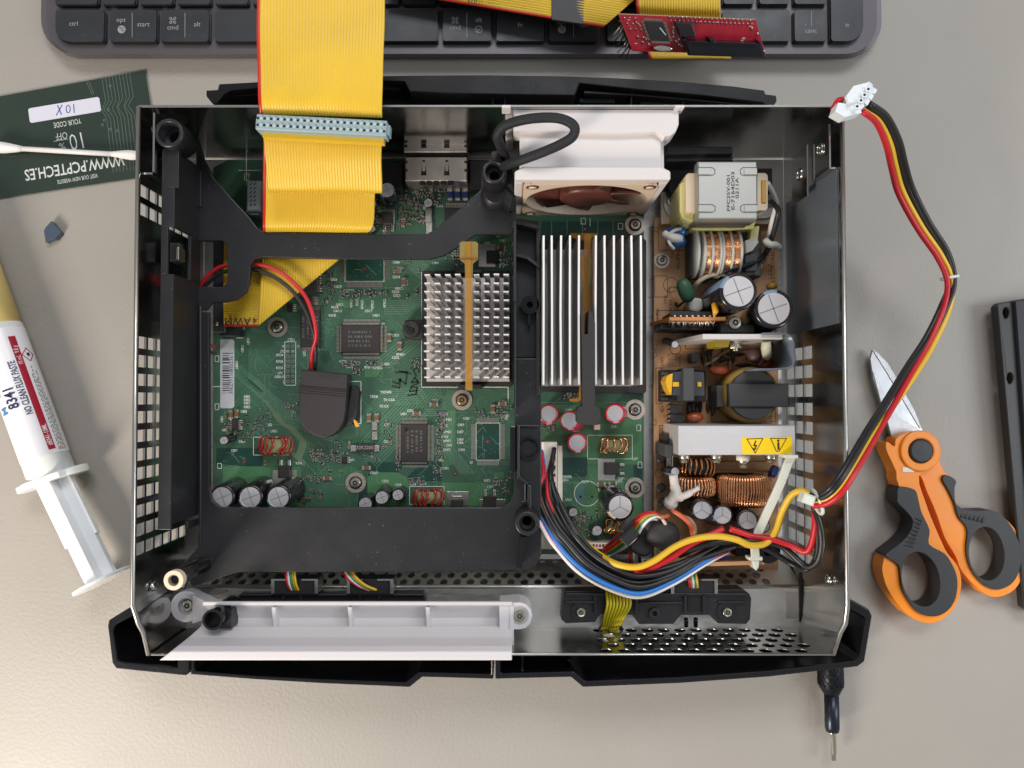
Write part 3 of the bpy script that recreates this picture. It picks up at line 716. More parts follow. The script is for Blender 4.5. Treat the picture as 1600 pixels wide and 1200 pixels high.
def shell_front():
    t = MB(); Zt = 46
    # left corner
    outer = [(212, 943), (170, 969), (168, 980), (175, 1036), (181, 1045), (290, 1056), (298, 1050)]
    inner = [(292, 1048), (288, 1043), (192, 1034), (184, 1032), (177, 984), (182, 976), (216, 958)]
    t.pprism(outer + inner, 4, Zt, m_blkg)
    t.pprism([(214, 950), (178, 975), (182, 1036), (290, 1046), (330, 1000), (300, 900), (230, 900)], 3, 14, m_shell)
    t.pbox(277, 1031, 296, 1050, 14, 47, m_blkg)
    t.build("front_shell_corner", con, bevel=.6)
    t = MB()
    outer = [(296, 1030), (298, 1054), (400, 1062), (500, 1068), (640, 1074), (660, 1058), (769, 1061), (771, 1061), (772, 1030)]
    inner = [(767, 1030), (767, 1053), (660, 1050), (654, 1050), (634, 1066), (500, 1061), (400, 1056), (304, 1048), (304, 1030)]
    t.pprism(outer + inner, 4, Zt, m_blkg)
    t.pprism([(300, 978), (302, 1050), (500, 1063), (636, 1068), (658, 1050), (769, 1054), (769, 978)], 3, 22, m_blkg)
    t.build("front_shell", con, bevel=.6)
    t = MB()
    outer = [(774, 1030), (774, 1061), (892, 1058), (911, 1074), (1060, 1068), (1200, 1058), (1340, 1042), (1351, 1034), (1363, 962), (1358, 952), (1327, 936)]
    inner = [(1326, 950), (1350, 963), (1352, 968), (1343, 1024), (1336, 1032), (1200, 1048), (1060, 1058), (914, 1064), (896, 1049), (782, 1052), (782, 1030)]
    t.pprism(outer + inner, 4, Zt, m_blkg)
    t.pprism([(778, 968), (778, 1054), (894, 1051), (912, 1066), (1200, 1050), (1340, 1034), (1356, 962), (1326, 942), (1310, 968)], 3, 14, m_shell)
    t.pbox(814, 1020, 818, 1052, 14, 38, m_blkg); t.pprism([(885, 1030), (892, 1030), (914, 1056), (908, 1060)], 14, 38, m_blkg)
    t.build("front_shell", con, bevel=.6)
shell_front()

# ------------------------------------------------------------------ front inner fittings
def screw(c, z, r, parent, m=m_screw, drive='torx', name="screw", washer=None):
    mb = MB()
    if washer: mb.ring(c, r * .8, washer, z, z + .5, M("screw_pad", (.60, .52, .44), .42, .85, bump=.5, bscale=1200), 28)
    z1 = z + .5 if washer else z
    mb.lathe(c, [(r, z1), (r, z1 + .7), (r * .86, z1 + 1.25), (r * .55, z1 + 1.35)], m, 24)
    mb.lathe(c, [(r * .5, z1 + 1.36), (r * .42, z1 + 1.38)], m_dark, 6)
    mb.lathe(c, [(r * .24, z1 + 1.39), (r * .2, z1 + 1.5)], m, 8)
    if washer: mb.ring(c, r * 1.02, r * 1.22, z1, z1 + .15, m_dark, 24)
    return mb.build(name, parent)
def rod_bar():
    t = MB(); x0, x1 = W(300, 940, 52).x, W(800, 940, 52).x
    # profile (y, z), swept along x; left end flares
    yt = W(550, 946, 56).y; yl = W(550, 1003, 40).y; yf = W(550, 1027, 62).y
    prof = [(yt, 49), (yt, 50.5), (yt - 1.6, 50.5), (yt - 2.4, 47), (yt - 9, 44), (yt - 13, 44.5), (yf + 8.5, 48), (yf + 5.6, 54), (yf + 4.2, 60.5), (yf + 2.6, 62.6), (yf - .9, 62.9), (yf - 1.3, 61.8), (yf + .5, 60.2), (yf + 3, 53), (yf + 6, 45), (yt - 12, 41), (yt - 4, 42.5), (yt - 1.5, 48)]
    xs = [(0, x0), (1, x1)]; n = len(prof); vs = []
    xl_top = W(306, 946, 57).x; xl_bot = W(257, 1025, 61).x
    for e, x in xs:
        for (y, z) in prof:
            k = (yt - y) / (yt - yf); kk = max(0, k - .45) / .55
            xx = x if e else xl_top + (xl_bot - xl_top) * kk ** 1.3
            vs.append((xx, y, z))
    fs = [tuple(range(n)), tuple(range(n, 2 * n))[::-1]] + [(i, i + n, (i + 1) % n + n, (i + 1) % n) for i in range(n)]
    t.add(vs, fs, m_wht)
    bar = t.build("support_bar", con, bevel=.4)
    for px in (427, 546, 668):
        m_ = MB(); xc = W(px, 975, 50).x
        m_.prism([(xc - .9, yt - 2.6), (xc + .9, yt - 2.6), (xc + .5, yt - 17), (xc - .5, yt - 17)], 40.5, 50, m_wht, zf=lambda x, y: 0 if y > yt - 4 else -3)
        m_.build("rib", bar, bevel=.2)
    m_ = MB(); c = W(290, 948, 42); m_.ring(c, 3.6, 7.0, 36, 42, m_wht, 36); m_.cyl(c, 5.2, 36, 39.5, m_wht, 24)
    m_.pprism([(300, 930), (318, 938), (330, 944), (365, 945), (365, 956), (300, 975), (300, 950)], 36, 44, m_wht); m_.build("boss", bar, bevel=.3); screw(c, 39.5, 2.6, bar)
    m_ = MB(); c = W(812, 962, 50); m_.pprism([(780, 943), (812, 941), (822, 944), (830, 953), (832, 963), (829, 974), (821, 982), (812, 984), (780, 984)], 36, 49.5, m_wht); m_.build("boss", bar, bevel=.4)
    m_ = MB(); m_.pprism([(797, 945), (803, 948), (803, 983), (803, 1020), (797, 1022)], 36, 50, m_wht); m_.build("end_plate", bar)
    m_ = MB(); m_.cyl(c, 4.0, 49.5, 49.7, M("boss_recess", G(170, 165, 160), .5)); m_.build("recess", bar); screw(c, 49.7, 2.3, bar)
    for (px, py, r0, r1) in ((333, 968, 3.5, 4.5),):
        m_ = MB(); c = W(px, py, 57); m_.ring(c, r0, r1, 36, 57.5, m_blkg, 28); m_.cyl(c, r0 + .1, 38, 40, m_dark); m_.rbox((c[0] + 1.3, c[1] - 1.5), 9, 8, 40, 52, 0, m_blk); m_.build("tube", bar)
    m_ = MB(); c = W(713, 968, 44); m_.lathe(c, [(2.7, 36), (2.7, 41.5), (1.4, 42.6), (0.1, 42.6)], m_blk, 8); m_.build("plug", bar)
rod_bar()
def port_boards():
    # long black module behind the white bar
    t = MB(); t.pprism([(372, 930), (660, 927), (664, 932), (664, 975), (370, 975)], 26.5, 33, m_blk)
    for x in (440, 468, 560, 590): t.pbox(x, 931, x + 4, 942, 33, 34.5, m_blk)
    t.pbox(375, 928, 662, 931.5, 33, 35, m_blk); t.build("port_module", con, bevel=.3)
    t = MB(); ol = [(880, 927), (884, 924), (1160, 921), (1171, 928), (1174, 935), (1172, 968), (1166, 975), (1122, 974), (1108, 961), (1064, 961), (1052, 975), (998, 975), (988, 961), (938, 960), (930, 972), (884, 974), (877, 968)]
    t.pprism(ol, 26.6, 35, m_blk)
    for a, b, c_, d in ((884, 927, 1166, 931), (884, 940, 930, 943), (1122, 940, 1166, 943), (1000, 941, 1066, 944), (1069, 928, 1073, 958), (1098, 928, 1102, 958), (928, 930, 932, 958), (992, 930, 996, 958)):
        t.pbox(a, b, c_, d, 35, 36.6, m_blk)
    t.pbox(1074, 931, 1097, 955, 35, 35.3, m_dark)
    c = W(1022, 958, 36); t.ring(c, 1.2, 2.4, 35, 37, m_blk)
    for x in (1072, 1087): t.tube([W(x, 967, 33), W(x, 978, 30)], 1.1, m_blkg)
    pm = t.build("port_module", con, bevel=.35)
    for x, y in ((908, 957), (1137, 957)):
        c = W(x, y, 36.6); q = MB(); q.cyl(c, 4.6, 35, 35.6, m_blk, 20); q.build("screw_seat", pm); screw(c, 35.6, 2.2, pm)
    # controller sockets
    def socket(px, wcols, wpts, side):
        t = thing_part = MB()
        t.pbox(px - 36, 905, px + 36, 929, 26.6, 36, m_blk)
        s = t.build("controller_socket", con, bevel=.3)
        q = MB()
        for sx_ in (-1, 1):
            q.pbox(px + sx_ * 34 - 2.5, 906, px + sx_ * 34 + 2.5, 928, 27, 37, m_edge); 
            q.pflat([(px + sx_ * 36, 906), (px + sx_ * 12, 906)], .8, 37.3, m_edge)
        q.build("shield_bracket", s, bevel=.15)
        for k, cname in enumerate(wcols):
            pts = [(x + k * side, y, z) for x, y, z in wpts]
            MB().tube(pspl(pts, 6), .58, wires[cname], 8).build("wire", s)
    five = ["red", "white", "green", "darkyellow", "yellow"]
    socket(460, five, [(447, 872, 34), (447, 895, 38), (449, 912, 38), (453, 922, 36)], 3.3)
    socket(578, five, [(528, 880, 34), (540, 900, 38), (556, 914, 38), (574, 922, 36)], 3.6)
    socket(1085, ["red", "brown", "white", "green", "yellow"], [(1068, 884, 30), (1074, 895, 36), (1077, 908, 38), (1078, 918, 36)], 3.0)
port_boards()
def front_lead():
    g = MB(); c = W(955, 990, 26); g.ring(c, 4.6, 6.6, 25, 27.8, m_blkg, 28); g.build("grommet", con, bevel=.3)
    g = thing("front_panel_lead", W(965, 950, 30), "bundle of thin bright yellow wires dropping into the hole in the front step", "cable")
    for k in range(8):
        x = 948 + k * 4.6
        pts = [(x - 2 + (k - 4) * -1, 905, 30), (x, 922, 36), (x + 1 + k * .5, 945, 40), (x - 4 - k * .3, 965, 36), (940 + k * 3.4, 984, 27), (934 + k * 3.4, 993, 22)]
        MB().tube(pspl(pts, 6), .62, wires["lemon"], 8).build("wire", g)
front_lead()
# =================================================================== BLACK DRIVE CARRIER (inside the console)
def carrier():
    t = MB(); Z = 42
    P1 = [(306, 210), (318, 248), (334, 278), (360, 308), (388, 338), (402, 356), (412, 363), (500, 364), (595, 366), (668, 365), (680, 357), (700, 341), (724, 321), (752, 296), (752, 268), (800, 262), (806, 300), (808, 366), (742, 367), (728, 377), (712, 388), (694, 399), (672, 405), (560, 405), (410, 402), (398, 405), (391, 415), (390, 440), (384, 457), (370, 468), (352, 472), (332, 472), (322, 484), (309, 486),
          (309, 448), (347, 448), (354, 443), (355, 438), (355, 386), (353, 380), (346, 376), (309, 376), (306, 376)]
    t.pprism(P1, Z - 2.4, Z, m_blk)
    P2 = [(309, 487), (326, 487), (327, 765), (331, 782), (344, 793), (782, 793), (797, 785), (803, 770), (804, 700), (806, 560), (842, 560), (846, 600), (846, 866), (838, 884), (822, 890), (700, 893), (373, 894), (300, 917), (286, 882), (309, 852)]
    t.pprism(P2, Z - 2.4, Z, m_blk)
    P3 = [(806, 340), (843, 346), (843, 559), (806, 559)]
    t.pprism(P3, Z - 8, Z - 4, m_blk)
    o = t.build("drive_carrier", con, bevel=.35)
    # tall side rail
    q = MB(); za = 66
    xr0, xr1 = W(250, 500, za).x, W(270.5, 500, za).x
    Y = lambda py, z=za: W(260, py, z).y
    q.box(xr0, xr1, Y(354), Y(232), za - 1.6, za, m_blk); q.box(xr0, xr0 + (xr1 - xr0) * .52, Y(428), Y(354) - .01, za - 1.6, za, m_blk); q.box(xr0, xr1, Y(828), Y(428) - .01, za - 1.6, za, m_blk)
    xw = xr1 - .2
    def wallseg(y0, y1, z0, z1): q.box(xw - 1.4, xw, y0, y1, z0, z1, m_blk)
    wallseg(Y(354), Y(232), Z - 2, za - 1.61); wallseg(Y(428), Y(354) - .02, Z - 2, 50); wallseg(Y(820), Y(428) - .02, Z - 2, za - 1.61)
    q.prism([(xw - 1.4, Y(826)), (xw, Y(826)), (xw, Y(838)), (xw - 1.4, Y(838))], Z - 2, Z + 8, m_blk)
    q.box(xw - 1.4, xw + 1.2, Y(300), Y(240), Z, Z + 1, m_blk)
    q.box(xw - 2.6, xw - 1.5, Y(400), Y(380), 52, 58, m_edge)
    q.tube([W(313, 478, Z), W(313, 852, Z)], .7, m_blk, 8)
    q.build("side_rail", o, bevel=.3)
    q = MB(); c = W(272, 390, 52); q.pbox(265, 379, 279, 409, 44, 52, m_ferr, .3); q.pbox(267, 382, 275, 404, 52, 52.2, m_chip); q.build("latch", o, bevel=.2)
    # screw posts
    def post(px, py, z1, r0, r1, zb, name="screw_post", m=m_blk, bore=None, base=None):
        c = W(px, py, z1); q = MB()
        q.lathe((c.x, c.y), [(r1 + .5, zb), (r1 + .15, z1 - 1), (r1, z1 - .4), (r1 - .5, z1), (r0 + .3, z1), (r0, z1 - .8), (r0, z1 - 6), (r0 * .62, z1 - 6.2), (r0 * .6, z1 - 14), (0.01, z1 - 14)], m, 40)
        q.build(name, o); return c
    c = post(263, 207, 70, 4.4, 6.1, 57, m=m_blk)
    q = MB(); q.box(c.x - 2.7, c.x + 2.7, c.y - 22, c.y - 5.9, za - 1.8, za + .25, m_blk); q.build("post_arm", o, bevel=.2)
    post(772, 268, 62, 3.6, 5.1, 40); post(824, 818, 56, 3.4, 5.3, 38)
    q = MB(); c = W(775, 300, 46)
    q.lathe((c.x, c.y), [(7.2, 42), (6.6, 46), (5.4, 47.5), (.01, 47.5)], m_blk, 30)
    q.pprism([(786, 288), (800, 286), (806, 308), (800, 330), (786, 318), (790, 300)], 42, 48, m_blk); q.pflat([(788, 290), (804, 306), (798, 332), (786, 321)], 1.0, 48.3, m_blkg)
    q.pprism([(768, 236), (780, 236), (784, 252), (768, 252)], 42, 60, m_blk)
    q.build("post_gusset", o, bevel=.3)
    # lower left tube with pale metal rim
    c = W(271, 907, 70); q = MB(); q.lathe((c.x, c.y), [(3.4, ZF), (3.7, 68)], m_blkg, 30); q.ring(c, 2.4, 4.05, 67, 70, m_cream, 32); q.ring(c, 1.9, 2.38, 66, 69.4, M("grey_sleeve", G(130, 120, 112), .5), 28); q.cyl(c, 1.9, 62, 66, m_dark); q.build("spacer_tube", o)
    screw(W(313, 867, Z), 40, 2.3, o)
    # divider between the two heatsinks, with its ribs and clips
    q = MB(); z1 = 50
    q.pbox(802, 345, 806.5, 470, 30, z1, m_blk); q.pbox(803, 470, 806.5, 640, 30, z1 - 2, m_blk); 
    for y in (352, 380, 410, 432): q.pbox(800, y, 807, y + 2.5, 38, z1, m_blk)
    q.pprism([(806, 344), (843, 352), (843, 357), (806, 350)], 38.1, 47, m_blk); q.pprism([(806, 396), (826, 400), (843, 414), (843, 418), (824, 405), (806, 400)], 38.1, 46, m_blk)
    q.pbox(838, 345, 843.5, 618, 30, 44, m_blk); q.pbox(806, 574, 840, 577, 38.1, 41, m_blk); q.pbox(806, 664, 842, 667, 42.1, 43.5, m_blk)
    q.build("divider_wall", o, bevel=.25)
    q = MB(); c = W(828, 476, 44)
    q.ring(c, 1.5, 4.2, 38.2, 44, m_blkg, 28); q.ring(c, 2.6, 3.2, 44, 44.8, m_blkg, 24); q.cyl(c, 1.5, 38.2, 40, m_dark); q.pbox(812, 474, 822, 480, 38.2, 43, m_blk); q.pbox(825, 490, 829, 508, 38.1, 43, m_blkg); q.build("hinge_eye", o)
    q = MB(); q.pbox(797, 666, 806, 738, 42.1, 46, m_blkg); q.pbox(808, 664, 812, 748, 42.1, 48, m_blk); q.pprism([(808, 745), (812, 743), (826, 754), (824, 758)], 42.1, 48, m_blk); q.pbox(816, 752, 821, 785, 42.1, 47, m_blkg); q.pbox(824, 758, 830, 800, 42.1, 47, m_blk)
    q.pprism([(812, 838), (823, 838), (815, 890), (806, 886)], 42.1, 52, m_blkg); q.build("rail_rib", o, bevel=.35)
    q = MB(); c = W(826, 700, 44); q.ring(c, 4.2, 5.2, 42.1, 44, m_blkg, 30); q.cyl(c, 3.8, 42.1, 42.4, m_dark); q.build("eye_ring", o)
    return o
carrier()
# =================================================================== MOTHERBOARD
ZB = 16.5
def PB(x, y, z=ZB): return W(x, y, z)
def ref(mb, s, x, y, ang=0, size=1.75, m=None, z=ZB): mb.text(s, x, y, z + .13, size, ang, m or m_silk, .012, sxk=.85)
def motherboard():
    t = MB(); z = ZB
    t.pprism([(333, 262), (356, 250), (620, 248), (760, 250), (1006, 300), (1006, 866), (333, 866)], z - 1.6, z, m_pcb)
    def pour(pts, m=m_pcb2, k=[0]):
        k[0] += 1; zz = z + .03 + (k[0] % 5) * .012
        t.add([W(x, y, zz) for x, y in pts], [tuple(range(len(pts)))], m)
    # copper pours
    pour([(348, 729), (470, 729), (470, 790), (358, 790), (348, 760)]); pour([(411, 712), (446, 712), (446, 728), (411, 728)])
    pour([(575, 745), (588, 738), (620, 738), (640, 748), (640, 758), (628, 790), (573, 790), (573, 752)])
    pour([(690, 754), (765, 754), (765, 790), (690, 790)]); pour([(683, 712), (695, 704), (708, 706), (711, 716), (711, 724), (695, 731), (684, 730)])
    pour([(771, 739), (787, 737), (788, 747), (773, 748)]); pour([(569, 571), (584, 571), (594, 561), (600, 573), (588, 589), (570, 589)])
    pour([(528, 468), (545, 470), (552, 476), (540, 482), (530, 474)]); pour([(690, 700), (700, 640), (712, 640), (706, 700)])
    pour([(535, 688), (700, 655), (712, 658), (560, 700)], M("green_copper_pour_dull", G(48, 92, 62), .36, var=.2, vscale=80))
    pour([(845, 632), (1003, 632), (1003, 726), (918, 726), (918, 714), (898, 714), (898, 698), (846, 698)]); pour([(918, 728), (956, 728), (956, 760), (985, 760), (985, 790), (918, 760)])
    pour([(896, 752), (975, 750), (978, 795), (930, 815), (895, 790)], m_pcb2); pour([(985, 760), (1003, 760), (1003, 815), (960, 815)], m_pcb2)
    pour([(757, 378), (800, 370), (800, 440), (757, 440)], m_pcb2)
    # dull tracks fan towards the holder
    m_gt = M("grey_green_tracks", G(104, 124, 92), .4, var=.1, vscale=200)
    pour([(408, 618), (448, 662), (462, 668), (480, 692), (472, 716), (462, 712), (468, 690), (452, 672), (434, 660)], m_gt); pour([(455, 702), (478, 722), (476, 730), (452, 708)], m_gt)
    # dark areas
    for r in ((338, 700, 410, 728), (542, 405, 600, 438), (745, 656, 782, 720), (575, 722, 690, 752), (846, 346, 1003, 378), (846, 715, 917, 745), (560, 740, 574, 790), (990, 715, 1003, 760)):
        pour([(r[0], r[1]), (r[2], r[1]), (r[2], r[3]), (r[0], r[3])], m_pcb3)
    # trace bundles
    rnd = random.Random(11)
    def bundle(pts, n, dx, dy, wd=.30, m=m_trace):
        for k in range(n): t.pflat([(x + dx * k, y + dy * k) for x, y in pts], wd, z + .1 + .002 * (k % 3), m)
    bundle([(366, 585), (455, 665), (520, 690)], 7, 1.6, -2.4); bundle([(375, 540), (375, 590), (400, 612)], 5, 3, 0, .25, m_pcb3)
    bundle([(555, 700), (640, 610), (662, 590)], 12, 3.0, 2.8); bundle([(592, 560), (640, 520), (660, 480)], 6, 3, 3)
    bundle([(600, 470), (632, 470), (650, 458), (662, 458)], 7, 0, 3.4); bundle([(625, 405), (662, 440)], 8, 3.4, -1)
    bundle([(570, 640), (600, 610), (660, 605)], 8, 1.5, 3.3, .25); bundle([(700, 610), (690, 640), (690, 700), (720, 740)], 9, 2.6, 0)
    bundle([(620, 742), (650, 712), (680, 700)], 5, 3.2, 1.2); bundle([(500, 480), (505, 540), (520, 560)], 6, -2.3, 1.5, .28, m_pcb3)
    bundle([(735, 732), (760, 746), (800, 746)], 6, -2, 2.2, .3, m_pcb2); bundle([(655, 640), (700, 640)], 4, 0, 3)
    bundle([(862, 345), (862, 366)], 5, 24, 0, .3); bundle([(880, 640), (900, 632), (950, 632)], 3, 0, 2.6); bundle([(862, 640), (862, 632), (880, 618)], 1, 0, 0)
    bundle([(560, 325), (600, 325), (614, 340)], 4, 1, 3); bundle([(620, 300), (620, 360)], 4, 4, 0, .25); bundle([(640, 330), (657, 318), (657, 350)], 2, 4, 3, .4, m_trace)
    bundle([(495, 735), (535, 735), (545, 728), (560, 738), (576, 745)], 4, 0, 3.2, .4, m_pcb2)
    for _ in range(420):      # short loose tracks
        x, y = rnd.uniform(340, 800), rnd.uniform(400, 780); a = rnd.choice([0, 90, 45, -45]); L = rnd.uniform(5, 26)
        t.pflat([(x, y), (x + L * math.cos(R(a)), y + L * math.sin(R(a))), (x + L * math.cos(R(a)) + rnd.uniform(-6, 8), y + L * math.sin(R(a)) + rnd.uniform(0, 8))], .22, z + .108, m_trace)
    for _ in range(120):
        x, y = rnd.uniform(850, 1000), rnd.uniform(740, 860); a = rnd.choice([0, 90, 45]); L = rnd.uniform(5, 22)
        t.pflat([(x, y), (x + L * math.cos(R(a)), y + L * math.sin(R(a)))], .22, z + .108, m_trace)
    m_via = M("via", G(140, 160, 140), .4, .3)
    for _ in range(900):
        x, y = rnd.uniform(340, 800), rnd.uniform(300, 785); t.quad(W(x, y, z), .3, .3, z + .118, 45, m_via)
    for _ in range(160):
        x, y = rnd.uniform(850, 1002), rnd.uniform(735, 860); t.quad(W(x, y, z), .3, .3, z + .118, 45, m_via)
    # silkscreen outlines
    def rect(x0, y0, x1, y1, wd=.28): t.pflat([(x0, y0), (x1, y0), (x1, y1), (x0, y1), (x0, y0)], wd, z + .125, m_silk)
    rect(396, 683, 452, 711); rect(640, 760, 694, 788); rect(918, 680, 988, 717); rect(340, 724, 346, 732); rect(336, 556, 342, 565); rect(336, 631, 342, 640); rect(382, 272, 389, 281)
    rect(995, 664, 1001, 673); rect(997, 722, 1003, 731); rect(966, 349, 973, 358); rect(908, 341, 915, 350); t.pflat([(922, 341), (922, 353)], .3, z + .125, m_silk)
    t.pflat([(659, 425), (659, 605), (794, 605), (794, 630)], .4, z + .126, m_silk); t.pflat([(333, 604), (344, 604)], .3, z + .125, m_silk); t.pflat([(370, 528), (381, 528), (381, 512)], .3, z + .125, m_silk)
    t.pflat([(385, 240), (385, 290)], .3, z + .125, m_silk); t.pflat([(373, 266), (408, 266)], .3, z + .125, m_silk); t.pflat([(846, 629), (1003, 629)], .3, z + .125, m_trace)
    rect(744, 661, 781, 719, .3); rect(539, 330, 600, 440, .3); rect(543, 596, 564, 662, .3)
    for cx, cy, r in ((917, 771, 20),):
        c = W(cx, cy, z); t.ring(c, mm(r, z) - .3, mm(r, z), z + .1, z + .14, m_silk, 36)
        t.add([(c.x - mm(4, z), c.y + mm(r, z) * .98, z + .11)] + [(c.x + mm(r, z) * math.cos(R(a)), c.y + mm(r, z) * math.sin(R(a)), z + .11) for a in range(102, 259, 12)], [tuple(range(15))], M("silk_fill", G(84, 122, 118), .5))
        for dx in (-10, 8): t.cyl(W(cx + dx, cy + 5, z), .6, z + .12, z + .16, m_dark, 10)
    for (x, y) in ((570, 420), (762, 690), (711, 740), (382, 721), (914, 358)):
        t.cyl(W(x, y, z), 1.1, z + .1, z + .13, M("fiducial_ring", G(96, 44, 36), .5), 16); t.cyl(W(x, y, z), .4, z + .13, z + .18, m_edge, 10)
    # reference designators
    for s, x, y, a in (("C5B4", 619, 410, 0), ("C5B2", 625, 419, 0), ("C5C4", 619, 433, 0), ("C5C1", 636, 440, 90), ("RP5C1", 624, 451, 0), ("C5C8", 618, 456, 0), ("C5C3", 620, 462, 0), ("U4D1", 588, 493, 0), ("C5C7", 576, 486, 0),
                       ("C6C12", 546, 454, 0), ("RP6C1", 549, 474, 90), ("R5C2", 558, 472, 90), ("RP6C2", 566, 476, 90), ("RP5C3", 582, 476, 90), ("RP5C2", 601, 474, 90), ("U6C1", 531, 476, 0), ("R6C8", 523, 480, 0), ("C6C11", 528, 486, 0), ("R6C8", 519, 493, 0), ("C6C8", 521, 437, 0), ("C6C9", 528, 448, 0), ("R4", 510, 472, 0),
                       ("100", 598, 506, 0), ("C5D1", 618, 524, 0), ("RP5D1", 626, 554, 0), ("C5D5", 618, 559, 0), ("C5D3", 603, 569, 0), ("RP5D2", 590, 575, 0), ("RP6D1", 576, 574, 0), ("C6D1", 536, 565, 0), ("C6D3", 546, 573, 0), ("U7D1", 476, 551, 90), ("J7D1", 443, 549, 0), ("R7D4", 437, 555, 0), ("R7D5", 437, 565, 0), ("R7D6", 437, 575, 0), ("LPC", 438, 583, 0), ("DEBUG", 437, 589, 0), ("C7D1", 455, 531, 0), ("16", 442, 541, 0), ("2", 443, 597, 0), ("15", 466, 541, 0),
                       ("TXDWR", 603, 613, 0), ("TXD8", 584, 620, 0), ("TX CXA", 608, 625, 0), ("TX CX", 600, 635, 0), ("C5E4", 680, 626, 0), ("C5E2", 641, 642, 0), ("U5F1", 631, 647, 0), ("C5E6", 606, 664, 0), ("C5E5", 605, 690, 0), ("C4E2", 694, 665, 0), ("RP4E2", 700, 656, 0), ("C4E1", 695, 647, 0), ("RP4E3", 699, 675, 0), ("C4E8", 695, 683, 0), ("RP4F1", 699, 689, 0), ("C4F1", 702, 696, 0), ("RP4F2", 698, 703, 0), ("C4F2", 688, 719, 0), ("C4F3", 696, 732, 0), ("C4E3", 720, 664, 0), ("C4E7", 719, 675, 0), ("C4E4", 719, 687, 0), ("C4F6", 719, 692, 0), ("C4F4", 721, 703, 0), ("U3E1", 729, 654, 0), ("C3E1", 786, 627, 0), ("RP3E1", 790, 650, 0), ("C3E2", 788, 654, 0), ("30", 736, 723, 0),
                       ("CR6F1", 585, 739, 0), ("C5F3", 602, 752, 0), ("C5F8", 622, 758, 0), ("R5F4", 645, 757, 0), ("U5F5", 661, 756, 0), ("R3F2", 761, 751, 0), ("C3F1", 766, 761, 0), ("R8E5", 386, 620, 0), ("R8E6", 386, 625, 0), ("R8E7", 386, 630, 0), ("R8E2", 386, 636, 0), ("C8E2", 381, 643, 0), ("C8F1", 366, 704, 0), ("L7F1", 456, 702, 0), ("C8E4", 378, 690, 0), ("U8E1", 352, 672, 0), ("C8D1", 379, 545, 90), ("LB8D1", 370, 570, 90), ("C8E1", 347, 655, 90), ("U6E2", 420, 664, 0), ("U7E1", 428, 674, 0), ("R7F6", 467, 724, 0), ("U6F1", 549, 719, 0), ("R6F5", 587, 704, 0), ("32K2205", 0, 0, 0),
                       ("C2F1", 960, 667, 0), ("C3F2", 888, 641, 0), ("POWER", 885, 745, 0), ("J2G1", 884, 750, 0), ("C2F6", 900, 673, 0), ("U2F1", 971, 748, 0), ("C2F5", 967, 752, 0), ("L2F1", 993, 717, 0), ("C2F4", 914, 753, 0), ("U2G1", 889, 781, 0), ("C2G1", 855, 853, 0), ("J3F1", 846, 715, 90), ("C4B3", 785, 376, 0), ("C4B4", 680, 411, 0), ("C3B2", 783, 412, 90), ("U4B1", 762, 380, 0), ("U4A2", 687, 322, 0), ("L8D1", 388, 533, 90)):
        if x: ref(t, s, x, y, a)
    # component-side marker writing, hand drawn
    m_mark = M("marker_ink", (.02, .022, .018), .5)
    for L in ([(613, 596), (622, 600), (626, 592), (624, 606), (613, 603)], [(618, 582), (636, 581), (634, 600), (622, 592)], [(624, 580), (642, 584)], [(637, 618), (650, 616), (652, 606), (643, 604), (640, 612), (652, 610)], [(645, 603), (654, 598), (648, 590), (643, 598), (653, 596)], [(650, 588), (646, 578), (652, 574), (655, 582)], [(642, 576), (653, 566), (647, 562), (643, 568)]):
        t.pflat(L, .75, z + .15, m_mark)
    o = t.build("motherboard", con); o['label'] = "green motherboard with white printed part marks"
    MBRD = o
    # ---- barcode sticker
    q = MB(); q.pprism([(345, 530), (363, 530), (366, 533), (366, 635), (363, 638), (345, 638), (344, 635), (344, 533)], z, z + .2, M("sticker_paper", G(186, 188, 192), .55))
    y = 552
    while y < 614:
        h = rnd.choice([.6, 1.0, 1.5, 2.2]); q.pflat([(348, y), (358, y)], h * .3, z + .25, m_ink); y += h + rnd.choice([1.0, 1.6, 2.2])
    q.text("306277110850236 5", 361.6, 583, z + .25, 2.5, 90, m_ink, .0); q.build("barcode_sticker", o)
